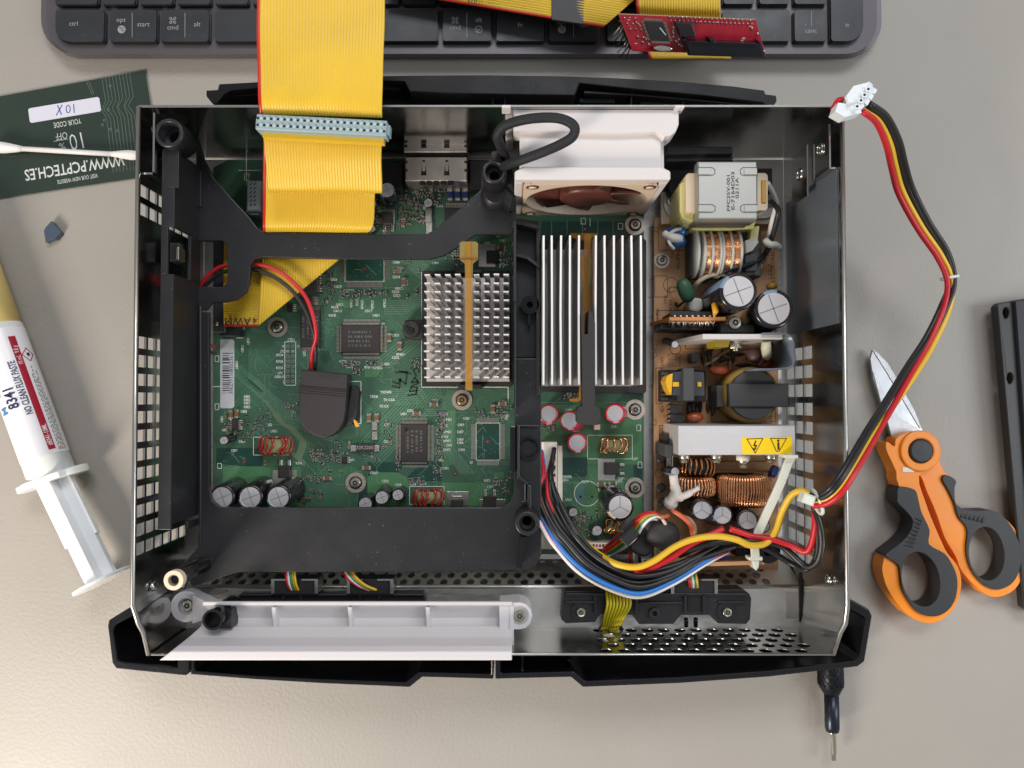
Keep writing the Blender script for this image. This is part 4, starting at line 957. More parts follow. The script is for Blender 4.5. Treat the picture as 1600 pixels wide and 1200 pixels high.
    # ---- chips
    def qfp(x0, y0, x1, y1, nx, ny, lead=8, name="integrated_circuit", h=2.6, body=True, dot=None, mark=True, sides="tblr"):
        q = MB(); zl = z + .35
        a, b = W(x0, y1, z + h), W(x1, y0, z + h)
        if body: q.rbox(((a.x + b.x) / 2, (a.y + b.y) / 2), b.x - a.x, b.y - a.y, z + .4, z + h, 0, m_chip, .35)
        else: a, b = W(x0, y1, z), W(x1, y0, z)
        L = mm(lead, z)
        def leads(n, horiz, edge, sgn):
            for k in range(n):
                f = (k + .5) / n * .94 + .03
                if horiz:
                    x = a.x + (b.x - a.x) * f; w_ = (b.x - a.x) / n * .27; y_ = a.y if sgn < 0 else b.y
                    if body: q.add([(x - w_, y_, z + 1.5), (x + w_, y_, z + 1.5), (x + w_, y_ + sgn * L * .35, z + 1.4), (x - w_, y_ + sgn * L * .35, z + 1.4), (x + w_, y_ + sgn * L * .6, z + .25), (x - w_, y_ + sgn * L * .6, z + .25), (x + w_, y_ + sgn * L, z + .2), (x - w_, y_ + sgn * L, z + .2)], [(0, 1, 2, 3), (3, 2, 4, 5), (5, 4, 6, 7)], m_lead)
                    else: q.add([(x - w_, y_, z + .15), (x + w_, y_, z + .15), (x + w_, y_ + sgn * L, z + .15), (x - w_, y_ + sgn * L, z + .15)], [(0, 1, 2, 3)], m_lead)
                else:
                    y_ = a.y + (b.y - a.y) * f; w_ = (b.y - a.y) / n * .27; x = a.x if sgn < 0 else b.x
                    if body: q.add([(x, y_ - w_, z + 1.5), (x, y_ + w_, z + 1.5), (x + sgn * L * .35, y_ + w_, z + 1.4), (x + sgn * L * .35, y_ - w_, z + 1.4), (x + sgn * L * .6, y_ + w_, z + .25), (x + sgn * L * .6, y_ - w_, z + .25), (x + sgn * L, y_ + w_, z + .2), (x + sgn * L, y_ - w_, z + .2)], [(0, 1, 2, 3), (3, 2, 4, 5), (5, 4, 6, 7)], m_lead)
                    else: q.add([(x, y_ - w_, z + .15), (x, y_ + w_, z + .15), (x + sgn * L, y_ + w_, z + .15), (x + sgn * L, y_ - w_, z + .15)], [(0, 1, 2, 3)], m_lead)
        if 't' in sides: leads(nx, True, 0, 1)
        if 'b' in sides: leads(nx, True, 0, -1)
        if 'l' in sides: leads(ny, False, 0, -1)
        if 'r' in sides: leads(ny, False, 0, 1)
        if body and mark:
            cx, cy = (x0 + x1) / 2, (y0 + y1) / 2
            hz = x1 - x0 > 50; rq = random.Random(int(x0))
            for k in range(4):
                u = -18
                while u < 16:
                    L_ = rq.uniform(1.2, 3.2); a_ = (cx + u, cy + k * 7 - 10) if hz else (cx - 10 + k * 7, cy + u); q.quad(W(a_[0], a_[1], z + h), mm(L_ if hz else 3.4, z), mm(3.4 if hz else L_, z), z + h + .03, 0, m_chipmark); u += L_ + rq.choice([1.4, 1.4, 3.5])
        if dot: c = W(dot[0], dot[1], z + h); q.cyl(c, 1.1, z + h, z + h + .03, m_dark, 16)
        return q.build(name, o)
    def blank(s): return s
    qfp(533, 507, 594, 551, 30, 20, 9); qfp(626, 662, 668, 722, 20, 30, 9, dot=(635, 671))
    e = qfp(744, 661, 781, 719, 20, 29, 8, name="empty_chip_footprint", body=False); e = qfp(540, 350, 600, 439, 30, 42, 10, name="empty_chip_footprint", body=False)
    qfp(469, 484, 499, 543, 16, 0, 5, sides="tb"); qfp(470, 418, 496, 457, 0, 9, 7, sides="r", mark=False); qfp(470, 462, 489, 476, 0, 5, 7, sides="r", mark=False)
    qfp(695, 324, 735, 345, 16, 0, 9, sides="tl", mark=False); qfp(362, 655, 373, 672, 0, 5, 5, h=1.6, mark=False, sides="lr")
    qfp(534, 714, 543, 724, 0, 4, 4, h=1.2, mark=False, sides="lr"); qfp(449, 474, 458, 488, 0, 4, 6, h=.3, mark=False, sides="lr")
    q = MB(); q.pbox(557, 693, 584, 706, z + .3, z + 2.6, m_chip, .3); q.pbox(548, 696, 556.5, 705, z, z + 1.6, m_sold); q.pbox(584.5, 696, 592, 705, z, z + 1.6, m_sold); q.text("32K2205", 570, 699.5, z + 2.66, 2.3, 0, M("chip_print", G(150, 145, 140), .5), .01); q.build("clock_crystal", o, bevel=.1)
    # voltage regulators with their metal tabs
    def regulator(tab, body, legs):
        q = MB(); q.pbox(*tab, z, z + .35, m_sold); q.pbox(*body, z + .5, z + 3.2, m_chip, .3)
        for l in legs: q.pbox(*l, z + .1, z + .9, m_sold, .2)
        return q.build("voltage_regulator", o, bevel=.08)
    regulator((426, 735, 463, 762), (434, 728, 453, 747), [(436, 718, 441, 728), (449, 718, 454, 728)])
    regulator((698, 768, 732, 790), (705, 781, 723, 792), [(706, 775, 722, 778)]); regulator((749, 780, 790, 792), (755, 775, 775, 792), [(756, 765, 761, 776), (770, 765, 775, 776)])
    regulator((748, 382, 774, 417), (760, 391, 779, 410), [(779, 392, 784, 396), (779, 404, 784, 408)]); regulator((934, 717, 961, 751), (945, 723, 967, 742), [(968, 724, 976, 729), (968, 738, 976, 743)])
    regulator((597, 327, 617, 350), (598, 331, 613, 350), [(598, 350, 603, 361), (611, 350, 616, 361)])
    # ---- big chip capacitors (tan, silver ends)
    def chipcap(x, y, ang, L=4.2, wd=1.9, m=M("tan_ceramic", G(120, 84, 58), .5)):
        q = MB(); c = W(x, y, z); q.rbox(c, L * .62, wd, z, z + 1.3, ang, m); a = R(ang)
        for s_ in (-1, 1): q.rbox((c.x + s_ * L * .4 * math.cos(a), c.y + s_ * L * .4 * math.sin(a)), L * .2, wd * 1.04, z, z + 1.34, ang, m_sold)
        return q.build("chip_capacitor", o, bevel=.06)
    for a in ((621, 424, 0), (631, 441, 90), (609, 528, 90), (625, 541, 90), (678, 632, 0), (651, 646, 0), (785, 631, 0), (770, 639, 90), (577, 653, 90), (589, 653, 90), (573, 731, 0), (512, 747, 0), (630, 349, 90), (783, 388, 0), (939, 757, 0), (957, 757, 0), (362, 648, 90), (371, 646, 90), (778, 364, 90)): chipcap(*a)
    for a in ((586, 667, 90, 5, 2.4), (586, 679, 90, 5, 2.4), (670, 337, 90, 7, 3), (671, 358, 90, 6, 3)): chipcap(*a, m=m_sold)
    for k in range(3):
        q = MB(); c = W(703 + k * 12, 304, z + 1.6); q.rbox(c, 2.7, 3.2, z, z + 1.7, 0, M("blue_inductor", G(48, 66, 130), .4), .3); q.rbox((c.x, c.y - 2.2), 2.2, 1.2, z, z + 1.2, 0, m_sold); q.rbox((c.x, c.y + 2.2), 2.2, 1.2, z, z + 1.2, 0, m_sold); q.build("blue_chip_part", o)
    # ---- tiny parts past counting
    q = MB(); m_r = M("tiny_resistor", (.03, .025, .025), .5); m_t = M("tiny_tan", G(120, 92, 68), .5)
    def field(x0, y0, x1, y1, n, seed):
        rr = random.Random(seed)
        for _ in range(n):
            x, y = rr.uniform(x0, x1), rr.uniform(y0, y1); a = rr.choice([0, 90]); c = W(x, y, z); L = rr.choice([1.6, 1.6, 2.2])
            q.rbox(c, L * .5, .85, z, z + .6, a, rr.choice([m_r, m_r, m_t])); 
            for s_ in (-1, 1): q.rbox((c.x + s_ * L * .38 * math.cos(R(a)), c.y + s_ * L * .38 * math.sin(R(a))), L * .26, .88, z, z + .63, a, m_sold)
    for f in ((596, 294, 690, 322, 75), (622, 316, 664, 352, 34), (690, 296, 745, 300, 12), (535, 455, 605, 463, 26), (500, 420, 522, 480, 22), (535, 565, 600, 573, 24), (683, 645, 694, 722, 44), (350, 648, 410, 688, 34), (400, 640, 425, 680, 10), (470, 742, 505, 788, 30), (484, 704, 530, 722, 30), (640, 748, 680, 756, 12), (678, 730, 690, 745, 8), (765, 745, 795, 775, 16), (600, 655, 614, 700, 10), (770, 630, 800, 655, 10),
              (862, 800, 925, 840, 70), (848, 666, 866, 676, 8), (880, 612, 905, 622, 14), (697, 385, 722, 415, 18), (560, 690, 600, 720, 10), (930, 795, 960, 810, 8), (780, 376, 800, 420, 20), (520, 690, 548, 700, 6), (448, 628, 468, 652, 9), (565, 310, 600, 330, 12), (583, 325, 592, 360, 10), (620, 690, 626, 740, 6), (545, 566, 566, 592, 8), (500, 700, 545, 740, 16), (408, 700, 425, 726, 5), (630, 400, 655, 470, 6), (700, 420, 700, 421, 0), (336, 380, 345, 500, 6), (640, 285, 730, 296, 26), (740, 640, 795, 655, 10), (640, 560, 657, 575, 5)): field(*f, hash(f) % 1000 if 0 else int(f[0] * 7 + f[1]))
    tag(q.build("tiny_surface_parts", o), kind="stuff")
    # small rows of white marks
    # ---- mounting screws
    def mscrew(x, y, pad=True, g=False): screw(W(x, y, z), z, 2.6, o, m_gold if g else m_screw, name="mounting_screw", washer=5.0 if pad else None)
    mscrew(434, 511); mscrew(722, 625, g=True); mscrew(556, 754); mscrew(992, 352); mscrew(992, 640); mscrew(992, 762); mscrew(616, 279, False); mscrew(748, 279, False, True)
    # ---- electrolytic capacitors
    def ecap(par, bx, by, tx, ty, h, rpx, sl=m_sleeve, stripe=m_stripe, sang=200, vent='x', top=m_captop, zb=z, name="capacitor", label=None):
        zt = zb + h; b = W(bx, by, zb); tt = W(tx, ty, zt); r = mm(rpx, zt); off = ((tt.x - b.x) / h, (tt.y - b.y) / h)
        q = MB(); seg = 32
        q.lathe((b.x, b.y), [(r * .9, zb), (r, zb + .6), (r, zb + 1.6), (r, zt - 1.0), (r * .97, zt - .35), (r * .90, zt), (r * .80, zt), (r * .78, zt - .25), (.01, zt - .25)], sl, seg, mats=[sl] * 6 + [top, top], off=off)
        ks = q.mi(stripe)
        nf0 = len(q.f)
        for fi in range(0, 7 * seg):
            i = fi % seg; a = 360 * i / seg
            if (a - sang) % 360 < 42 and fi < 6 * seg: q.m[fi] = ks
        cx, cy = b.x + off[0] * h, b.y + off[1] * h; mk = M("cap_vent_line", G(128, 124, 124), .5, .3)
        if vent == 'x': angs = [20, 110]; full = True
        elif vent == 'y': angs = [90, 210, 330]; full = False
        else: angs = []
        for a in angs:
            dx, dy = math.cos(R(a)) * r * .72, math.sin(R(a)) * r * .72
            q.flat([(cx - (dx if full else 0), cy - (dy if full else 0)), (cx + dx, cy + dy)], max(.18, r * .05), zt - .2, mk)
        ob = q.build(name, par)
        if label: ob['label'] = label
        return ob
    globals()['ecap'] = ecap
    for k, (bx, by, tx, ty) in enumerate(((371, 764, 347, 777), (413, 762, 391, 777), (459, 762, 435, 777))): ecap(o, bx, by, tx, ty, 19, 20, sang=185)
    ecap(o, 364, 683, 350, 688, 9, 7.5); ecap(o, 579, 781, 571, 787, 9, 12); ecap(o, 603, 768, 597, 777, 11, 12); ecap(o, 628, 768, 622, 773, 9, 10)
    ecap(o, 609, 311, 605, 297, 13, 14, sl=m_sleeve); ecap(o, 667, 322, 669, 317, 6, 8, top=m_alu); ecap(o, 583, 322, 581, 318, 7, 9); ecap(o, 583, 360, 581, 357, 6, 7, top=m_alu)
    for bx, by, tx, ty in ((857, 649, 857, 647), (902, 658, 890, 657), (902, 692, 902, 692), (966, 646, 961, 646)): ecap(o, bx, by, tx, ty, 12, 15.5, sl=m_redcap, stripe=m_pink, sang=250, vent='', label="magenta-red sleeved capacitor")
    ecap(o, 955, 776, 969, 792, 20, 22, sang=195, stripe=m_cream, vent='y'); ecap(o, 929, 825, 933, 829, 9, 9); ecap(o, 889, 798, 896, 800, 6, 8, top=m_captop); ecap(o, 882, 800, 884, 801, 4, 6, top=m_captop)
    # ---- toroid chokes seen edge-on
    def choke(par, cx, cy, wpx, dpx, zc, nturn, wire, core, wr=.55, name="choke_coil", ang=0, tight=False, frac=.62):
        """ring standing on edge, axis towards the viewer's bottom; width wpx, depth dpx"""
        c = W(cx, cy, zc); Ro = mm(wpx, zc) / 2 - wr; hw = mm(dpx, zc) / 2 - wr * 1.6; Ri = Ro * .52; ca, sa = math.cos(R(ang)), math.sin(R(ang))
        q = MB(); seg = 36; zc2 = zc - Ro * (0.55 if not tight else .6)
        def pt(r, a, y): X = r * math.cos(a); return (c.x + X * ca - y * sa, c.y + X * sa + y * ca, zc2 + r * math.sin(a) * frac)
        vs = []
        for (r, y) in ((Ro, -hw), (Ro, hw), (Ri, hw), (Ri, -hw)):
            for i in range(seg): vs.append(pt(r, 2 * math.pi * i / seg, y))
        q.add(vs, [(k * seg + i, k * seg + (i + 1) % seg, ((k + 1) % 4) * seg + (i + 1) % seg, ((k + 1) % 4) * seg + i) for k in range(4) for i in range(seg)], core, True)
        ob = q.build(name, par); qw = MB(); cj = random.Random(int(cx))
        for k in range(nturn):
            a = math.pi * (k + .5) / nturn if not tight else math.pi * 2 * (k + .5) / nturn
            rows = []; a += cj.uniform(-.35, .35) * math.pi / nturn * (1 if not tight else .5); wr_ = wr * cj.uniform(0, .5)
            for j in range(14):
                b = 2 * math.pi * j / 14; e = lambda t_: math.copysign(abs(t_) ** .55, t_)
                r = (Ro + Ri) / 2 + ((Ro - Ri) / 2 + wr + wr_) * e(math.cos(b)); y = (hw + wr) * e(math.sin(b)); aa = a + (b / (2 * math.pi) - .5) * (math.pi / nturn) * .7
                rows.append(pt(r, aa, y))
            qw.tube(rows, wr, wire, 6, closed=True)
        qw.build("winding", ob); return ob
    globals()['choke'] = choke
    choke(o, 427, 697, 50, 28, 24, 7, m_redw, m_core, .7); choke(o, 668, 778, 48, 26, 24, 7, m_redw, m_core, .7)
    choke(o, 961, 697, 43, 25, 23, 6, m_cop, m_core, .6); choke(o, 967, 823, 44, 22, 22, 6, m_cop, m_core, .6)
    # ---- shielded connector block at the rear
    q = MB(); q.pbox(632, 246, 730, 283, z, z + 14, m_lead, .4); m_can = M("port_shield", (.66, .60, .54), .36, 1, rvar=.12, vscale=120, var=.1)
    q = MB(); q.pbox(633, 245, 730, 283, z, z + 14, m_can, .4); q.pbox(631, 193, 730, 238, z, z + 14, m_can, .4); q.pbox(634, 238.5, 729, 244.5, z, z + 12, m_dark)
    for y0 in (250, 207):
        for x0 in (662, 698):
            q.add([W(x0 - 4.5, y0 + 24, z + 14.1), W(x0 - 1.8, y0, z + 14.1), W(x0 + 1.8, y0, z + 14.1), W(x0 + 4.5, y0 + 24, z + 14.1)], [(0, 1, 2, 3)], m_dark); q.pbox(x0 - 2.2, y0 + 3, x0 + 2.2, y0 + 17, z + 14, z + 14.6, m_can)
    for y0 in (251, 264, 216, 226):
        for x0 in (633, 727): q.pbox(x0 - 1.5, y0, x0 + 3.5, y0 + 4, z + 14, z + 14.15, m_dark)
    for k in range(5): q.pbox(655 + k * 11, 283, 663 + k * 11, 285, z + 10, z + 14.05, m_dark)
    q.build("port_block", o, bevel=.15)
    q = MB(); m_bp = M("black_port", (.012, .012, .014), .35)
    q.pbox(596, 252, 629, 296, z, z + 9, m_bp, .5); q.build('port_bracket', o); q = MB(); q.pbox(733, 250, 762, 296, z, z + 9, m_bp, .5); q.build("port_bracket", o)
    # ---- white pin header (left), black drive connector, debug header holes
    q = MB(); q.pbox(385, 281, 407, 330, z, z + 9, M("header_white", G(205, 214, 212), .5), .8)
    for k in range(6):
        for x in (391, 397): q.pflat([(x, 287 + k * 6.5 + 2), (x + 2, 286 + k * 6.5)], .5, z + 9.1, m_chip)
    q.pprism([(384, 330), (407, 330), (404, 336), (392, 336), (384, 331)], z, z + 7, m_conn); q.build("pin_header", o, bevel=.2)
    q = MB(); q.pbox(334, 372, 352, 520, z, z + 11, m_blk, .4); q.pbox(343, 513, 372, 525, z, z + 8, m_blk); q.pbox(337, 503, 341, 508, z + 11, z + 11.6, m_gold); q.build("drive_socket", o, bevel=.2)
    q = MB()
    for r_ in range(8):
        for cx_ in (450, 458):
            c = W(cx_, 541 + r_ * 7.8, z); q.ring(c, .45, .75, z + .1, z + .2, m_sold, 12); q.cyl(c, .45, z + .1, z + .15, m_sold if (r_ == 1) else m_dark, 10)
    q.pflat([(445, 534), (462, 534), (462, 602), (445, 602), (445, 534)], .3, z + .13, m_silk); q.build("header_footprint", o)
    # ---- power socket
    q = MB(); c0 = W(859, 690, z + 9)
    q.pbox(846, 691, 871, 858, z, z + 8, m_ivory); q.pbox(871.5, 697, 879, 845, z, z + 5, m_ivory)
    for k in range(12): q.pbox(861, 699 + k * 13.2, 870, 707 + k * 13.2, z + 8, z + 8.3, m_cream); q.cyl(W(866, 703 + k * 13.2, z + 8.4), .7, z + 8.3, z + 8.5, m_chip, 8)
    q.pbox(846, 691, 850, 858, z + 8, z + 10, m_ivory); q.build("power_socket", o, bevel=.2)
    q = MB(); q.pbox(862, 848, 974, 858, z, z + 7, m_ivory)
    for k in range(12): q.pbox(926 - 6 + k * 5 - 6, 850.5, 923 - 6 + k * 5 - 6, 854.5, z + 7, z + 7.2, [m_redcap, m_redcap, m_chip, m_chip][k % 4])
    q.build("ribbon_socket", o, bevel=.2)
    q = MB(); q.pbox(928, 663, 938, 672, z, z + 5, m_cream, .4); q.build("film_part", o)
    q = MB(); q.pprism([(549, 602), (556, 602), (560, 612), (557, 655), (549, 664), (540, 664)], z, z + 7, m_blkt); q.build("speaker_disc", o, bevel=.5)
    q = MB(); q.pprism([(552, 655), (556, 657), (562, 666), (556, 668), (553, 661)], z + 7.2, z + 8, M("orange_dab", (.8, .35, .04), .5)); q.build("paint_dab", o, bevel=.2)
    return o
MOTHER = motherboard()

# =================================================================== HEAT SINKS (parts of the console)
def pin_heatsink():
    t = MB(); t.pprism([(659, 423), (796, 423), (800, 604), (659, 604)], 17.2, 21, m_blkt)
    t.pbox(642, 499, 662, 530, 17.2, 22, m_blkt, .8); t.build("heat_sink_mount", con, bevel=.3) if 0 else None
    fr = t
    o = fr.build("pin_heat_sink", con, bevel=.25); o['label'] = "square aluminium heat sink of upright pins in a black frame"
    q = MB(); c = W(642, 514, 24); q.lathe(c, [(4.3, 17.2), (4.2, 23), (3.6, 24), (2.8, 24), (2.7, 23), (1.6, 22.8), (1.3, 22), (.01, 22)], m_blkt, 28); q.pbox(632, 500, 662, 529, 17.2, 21.5, m_blkt, .5); q.build("push_pin", o)
    m_s = m_alum
    q = MB(); q.pbox(667, 434, 796, 596, 21, 24, m_s)
    xs = [667, 683.5, 699.5, 715.5, 744.5, 760, 775.5, 791]
    jr = random.Random(2)
    for i, x in enumerate(xs):
        for j in range(13):
            y = 429 + j * 13.35; zt = 45.5; c = W(x + jr.uniform(-.5, .5), y + jr.uniform(-.5, .5), zt); an = jr.gauss(0, 1.6)
            q.rbox(c, 2.45, .62, 24, zt, an, m_s); q.rbox(c, 2.42, .56, zt, zt + .15, an, m_aluw)
    q.build("pin_block", o)
    q = MB(); q.pprism([(718, 379), (722, 377), (743, 377), (747, 380), (747, 405), (739, 412), (738.5, 430), (738, 610), (727, 610), (726.5, 430), (726, 412), (718, 405)], 46.6, 47.8, m_amberl)
    q.pprism([(728.5, 378), (735.5, 378), (736.5, 608), (728, 608)], 47.8, 48.3, m_amber); q.pflat([(719, 404), (746, 404)], .6, 48.5, M("amber_crease", G(120, 70, 14), .3)); q.pbox(718, 384 - 6, 747, 408, 44.2, 46.5, m_amberl) if 0 else None
    q.build("clip_strap", o, bevel=.2)
    q = MB(); q.pbox(715, 601, 752, 607, 17, 27, m_blkt); q.pbox(712, 421, 752, 426, 17, 27, m_blkt); q.build("clip_foot", o, bevel=.2)
pin_heatsink()
def fin_heatsink():
    t = MB(); t.pprism([(846, 372), (1006, 372), (1010, 376), (1010, 612), (1006, 615), (846, 612)], 17.2, 22, m_blkt)
    o = t.build("fin_heat_sink", con, bevel=.4); o['label'] = "long aluminium heat sink of straight fins beside the power supply board"
    q = MB(); zt = 55; ya, yb = W(900, 368, zt).y, W(900, 601, zt).y
    xs = [849, 862.6, 876.7, 890.4, 904.5, 931, 945, 959.3, 973, 987.4, 1001.5]
    x0, x1 = W(849, 480, zt).x, W(1001.5, 480, zt).x; jr = random.Random(6)
    q.box(x0 - .8, x1 + .8, yb, ya, 22, 26, m_alu)
    for x in xs:
        X = W(x, 480, zt).x; e1, e2 = jr.uniform(-.25, .25), jr.uniform(-.25, .25); L1 = [(X - .42, yb), (X + .42, yb), (X + .42 + e1, (ya + yb) / 2), (X + .42 + e2, ya), (X - .42 + e2, ya), (X - .42 + e1, (ya + yb) / 2)]
        q.prism(L1, 26, zt, m_alu); q.prism(L1, zt + .001, zt + .12, m_aluw)
    q.build("fin_block", o)
    q = MB(); zz = 50
    q.pprism([(913, 365), (924, 365), (923, 500), (924, 562), (912, 562)], zz - 8, zz - 6, m_amber); q.pprism([(908, 398), (924, 398), (923, 432), (919, 446), (919, 555), (911, 555), (911, 446), (907, 432)], zz - 6, zz - 5, m_amber)
    q.pprism([(918, 400), (926, 402), (923, 440), (918, 452)], zz - 4.9, zz - 4.4, m_amberl); q.pprism([(890, 364), (935, 364), (930, 369), (922, 374), (906, 376), (893, 370)], 24, 26, m_amber); q.pprism([(906, 602), (910, 602), (910, 625), (902, 628), (890, 627), (890, 623), (904, 622)], 34, 36, m_amber)
    q.build("amber_strap", o, bevel=.15)
    q = MB(); q.pprism([(908, 490), (912, 490), (913, 522), (919, 522), (920, 485), (926, 487), (930, 505), (930, 634), (934, 636), (938, 640), (939, 657), (934, 664), (906, 664), (901, 658), (901, 642), (904, 636), (910, 634), (909, 540)], 50, 56.5, m_blkt)
    q.pprism([(919, 485), (924, 485), (922, 522), (918, 522)], 45, 56, m_dark)
    q.build("retaining_clip", o, bevel=.9, seg=3)
fin_heatsink()

# =================================================================== SWITCH BOX (battery holder) lying on the board
def holder():
    t = thing("coin_cell_holder", W(507, 630, ZB + .5), "dark coin cell holder with rounded end and ON OFF lid on the green board", "battery holder")
    m_h = M("holder_plastic", (.034, .028, .028), .5, bump=.35, bscale=2200); z0, z1 = 19, 29
    out = [(470, 577), (543, 584), (541, 618), (539, 645), (536, 660), (530, 671), (521, 679), (510, 683.5), (500, 683.5), (489, 680), (478, 672), (470, 661), (467, 650), (466, 635), (468, 605)]
    q = MB(); q.pprism(out, z0, z1, m_h); q.build("lower_shell", t, bevel=1.0, seg=3)
    q = MB(); q.pprism([(470.5, 578), (542.5, 585), (541, 609), (468.5, 601.5)], z1, z1 + .5, m_h)
    for k in range(4): q.pflat([(468, 602.5 + k * 3.6), (541, 609 + k * 3.6)], .35, z1 + .62 if k < 1 else z1 + .08, m_dark)
    q.pflat([(470, 578), (543, 585)], .4, z1 + .66, m_dark); q.text("ON", 505, 588, z1 + .56, 3.4, -5.5, m_chip, .01); q.text("OFF", 524, 589.5, z1 + .56, 3.4, -5.5, m_chip, .01)
    q.build("lid", t, bevel=.2)
    q = MB(); q.pflat([(516, 578), (516, 573), (520, 573), (520, 579)], .4, z1, m_chip); q.build("hinge_wire", t)
    for dx, dz, cn in ((0, 0, "red"), (-6, -.6, "black")):
        k = 1 if cn == "red" else 0
        if not k: bk = [(309, 466, 32), (322, 445, 34), (345, 427, 35.5), (375, 420, 36), (398, 421, 37), (430, 434, 37), (458, 456, 36), (478, 486, 34), (490, 520, 31), (493.5, 550, 27), (492, 578, 24)]
        pts = [(309, 462 - k * 8, 33), (322, 440 - k * 6, 35), (345, 422 - k * 5, 36.5), (375, 416 - k * 3, 37), (398, 418 - k * 6, 38), (430, 430 - k * 9, 38), (458, 450 - k * 9, 37), (482, 478 - k * 6, 36), (492 + k * 2, 520, 32), (488 - k * 0, 550, 27), (488 - k * 3, 578, 24)]
        MB().tube(pspl(pts if k else bk, 8), .95, wires[cn], 10).build("wire", t)
        pts = [(324, 536 + (0 if k else 10), 30), (331, 541 + (0 if k else 10), 24), (336, 543 + (0 if k else 9), 19)]
        MB().tube(pspl(pts, 6), .8, wires[cn], 8).build("wire", t)
holder()
# =================================================================== POWER SUPPLY BOARD
def psu():
    z = 17.0; zs = z
    t = MB(); t.pprism([(1022, 340), (1216, 340), (1216, 890), (1040, 890), (1022, 880)], z - 1.8, z, m_tan)
    ik = m_tanink; Z1 = z + .08
    def rect(x0, y0, x1, y1, wd=.25): t.pflat([(x0, y0), (x1, y0), (x1, y1), (x0, y1), (x0, y0)], wd, Z1, ik)
    rect(1023, 431, 1043, 464); rect(1029, 353, 1072, 391); rect(1025, 575, 1034, 631); rect(1030, 665, 1042, 689); rect(1019, 655, 1025, 664); rect(1027, 485, 1070, 520); rect(1071, 521, 1210, 545); rect(1112, 640, 1212, 659); rect(1036, 693, 1046, 710)
    for c_ in ((1140, 562, 8), (1133, 556, 6), (1055, 545, 9), (1175, 565, 10), (1030, 740, 7), (1032, 715, 5), (1048, 445, 12)): p = W(c_[0], c_[1], z); r = mm(c_[2], z); t.ring(p, r - .25, r, Z1, Z1 + .02, ik, 24)
    for s, x, y, a, sz in (("MADE IN CHINA", 1060, 395, 90, 2.2), ("PSE", 1058, 402, 90, 1.6), ("Z3", 1025, 359, 90, 2.8), ("CN2", 1040, 468, 90, 2.2), ("NCH1", 1048, 478, 90, 2.4), ("SCH-905", 1028, 497, 90, 2.6), ("CX3", 1051, 398, 90, 1.8), ("C.NEU", 1024, 548, 90, 2.3), ("TSW1", 1035, 567, 90, 2.4), ("SC-12.7V", 1046, 563, 90, 1.9), ("00-11.3V", 1051, 563, 90, 1.9), ("DC-5.0A", 1056, 563, 90, 1.9), ("8.0 PSU", 1062, 563, 90, 1.9), ("IC1", 1035, 639, 90, 2.3), ("1", 1039, 650, 90, 2.6), ("PS_ON", 1033, 679, 90, 2.1), ("+2.5V", 1043, 673, 90, 2.1), ("D901", 1027, 700, 90, 1.7), ("ELECTRONICS", 1208, 415, 90, 3.0), ("1-2.C-3", 1203, 425, 90, 2.6), ("R22", 1133, 734, 0, 1.8), ("L12", 1150, 734, 0, 1.8), ("C13", 1170, 735, 0, 1.8), ("W1", 1140, 656, 0, 1.8), ("R15", 1180, 657, 0, 1.8), ("C21", 1092, 552, 0, 1.8), ("D6", 1102, 572, 0, 1.8)):
        t.text(s, x, y, Z1, sz, a, ik, .0)
    rnd = random.Random(5)
    for _ in range(46):
        x, y = rnd.uniform(1070, 1205), rnd.uniform(546, 660); a = rnd.choice([0, 90]); L = rnd.uniform(5, 18)
        t.pflat([(x, y), (x + L * math.cos(R(a)), y + L * math.sin(R(a)))], .22, Z1, ik)
    o = t.build("power_supply_board", con); o['label'] = "brown power supply board crowded with coils and capacitors"
    # transformer
    q = MB(); zt = 52
    q.pprism([(1033, 300), (1033, 350), (1215, 350), (1215, 305)], z + .1, z + 4, m_cream)
    q.build("transformer_bracket", o, bevel=.3)
    q = MB(); m_tp = M("transformer_plate", (.42, .42, .39), .42, .7, rvar=.06, vscale=80); m_side = M("laminations", (.26, .25, .24), .4, .8)
    a, b = W(1091, 342, zt), W(1183, 252, zt)
    cx, cy, hx, hy = (a.x + b.x) / 2, (a.y + b.y) / 2, (b.x - a.x) / 2, (b.y - a.y) / 2
    q.rbox((cx, cy), hx * 2 - .6, hy * 2 - .6, z + 8, zt - 1, 0, m_side)
    q.rbox((cx, cy), hx * 2, hy * 2, zt - 6, zt, 0, m_tp, .5)
    for sx_ in (-1, 1):
        for sy_ in (-1, 1):
            x0 = cx + sx_ * (hx - 3.6); y0 = cy + sy_ * (hy - 4.6); pts = []
            L = [(sx_ * 3.6, 1.8), (-sx_ * 2.6, 1.8), (-sx_ * 3.9, .9), (-sx_ * 3.9, -.9), (-sx_ * 2.6, -1.8), (sx_ * 3.6, -1.8)]
            q.flat([(x0 + p[0], y0 + p[1]) for p in L], .35, zt + .06, M("press_line", (.10, .11, .12), .5, .5)); q.rbox((x0 + sx_ * .6, y0), 5.6, 2.6, zt, zt + .35, 0, m_tp)
    for k in range(6): q.box(cx - hx + 1, cx + hx - 1, cy - hy + .25, cy - hy + .4, z + 12 + k * 4, z + 12.4 + k * 4, m_chip)
    m_inkt = M("stamp_ink", (.045, .05, .05), .6)
    q.text("PFC25V-001", 1138.5, 301, zt + .1, 2.05, 90, m_inkt, .012, sxk=1.6); q.text("E-7164D03", 1145.5, 298, zt + .1, 2.05, 90, m_inkt, .012, sxk=1.85); q.text("0211A", 1152, 294, zt + .1, 2.05, 90, m_inkt, .012, sxk=1.7)
    tr = q.build("transformer", o, bevel=.12)
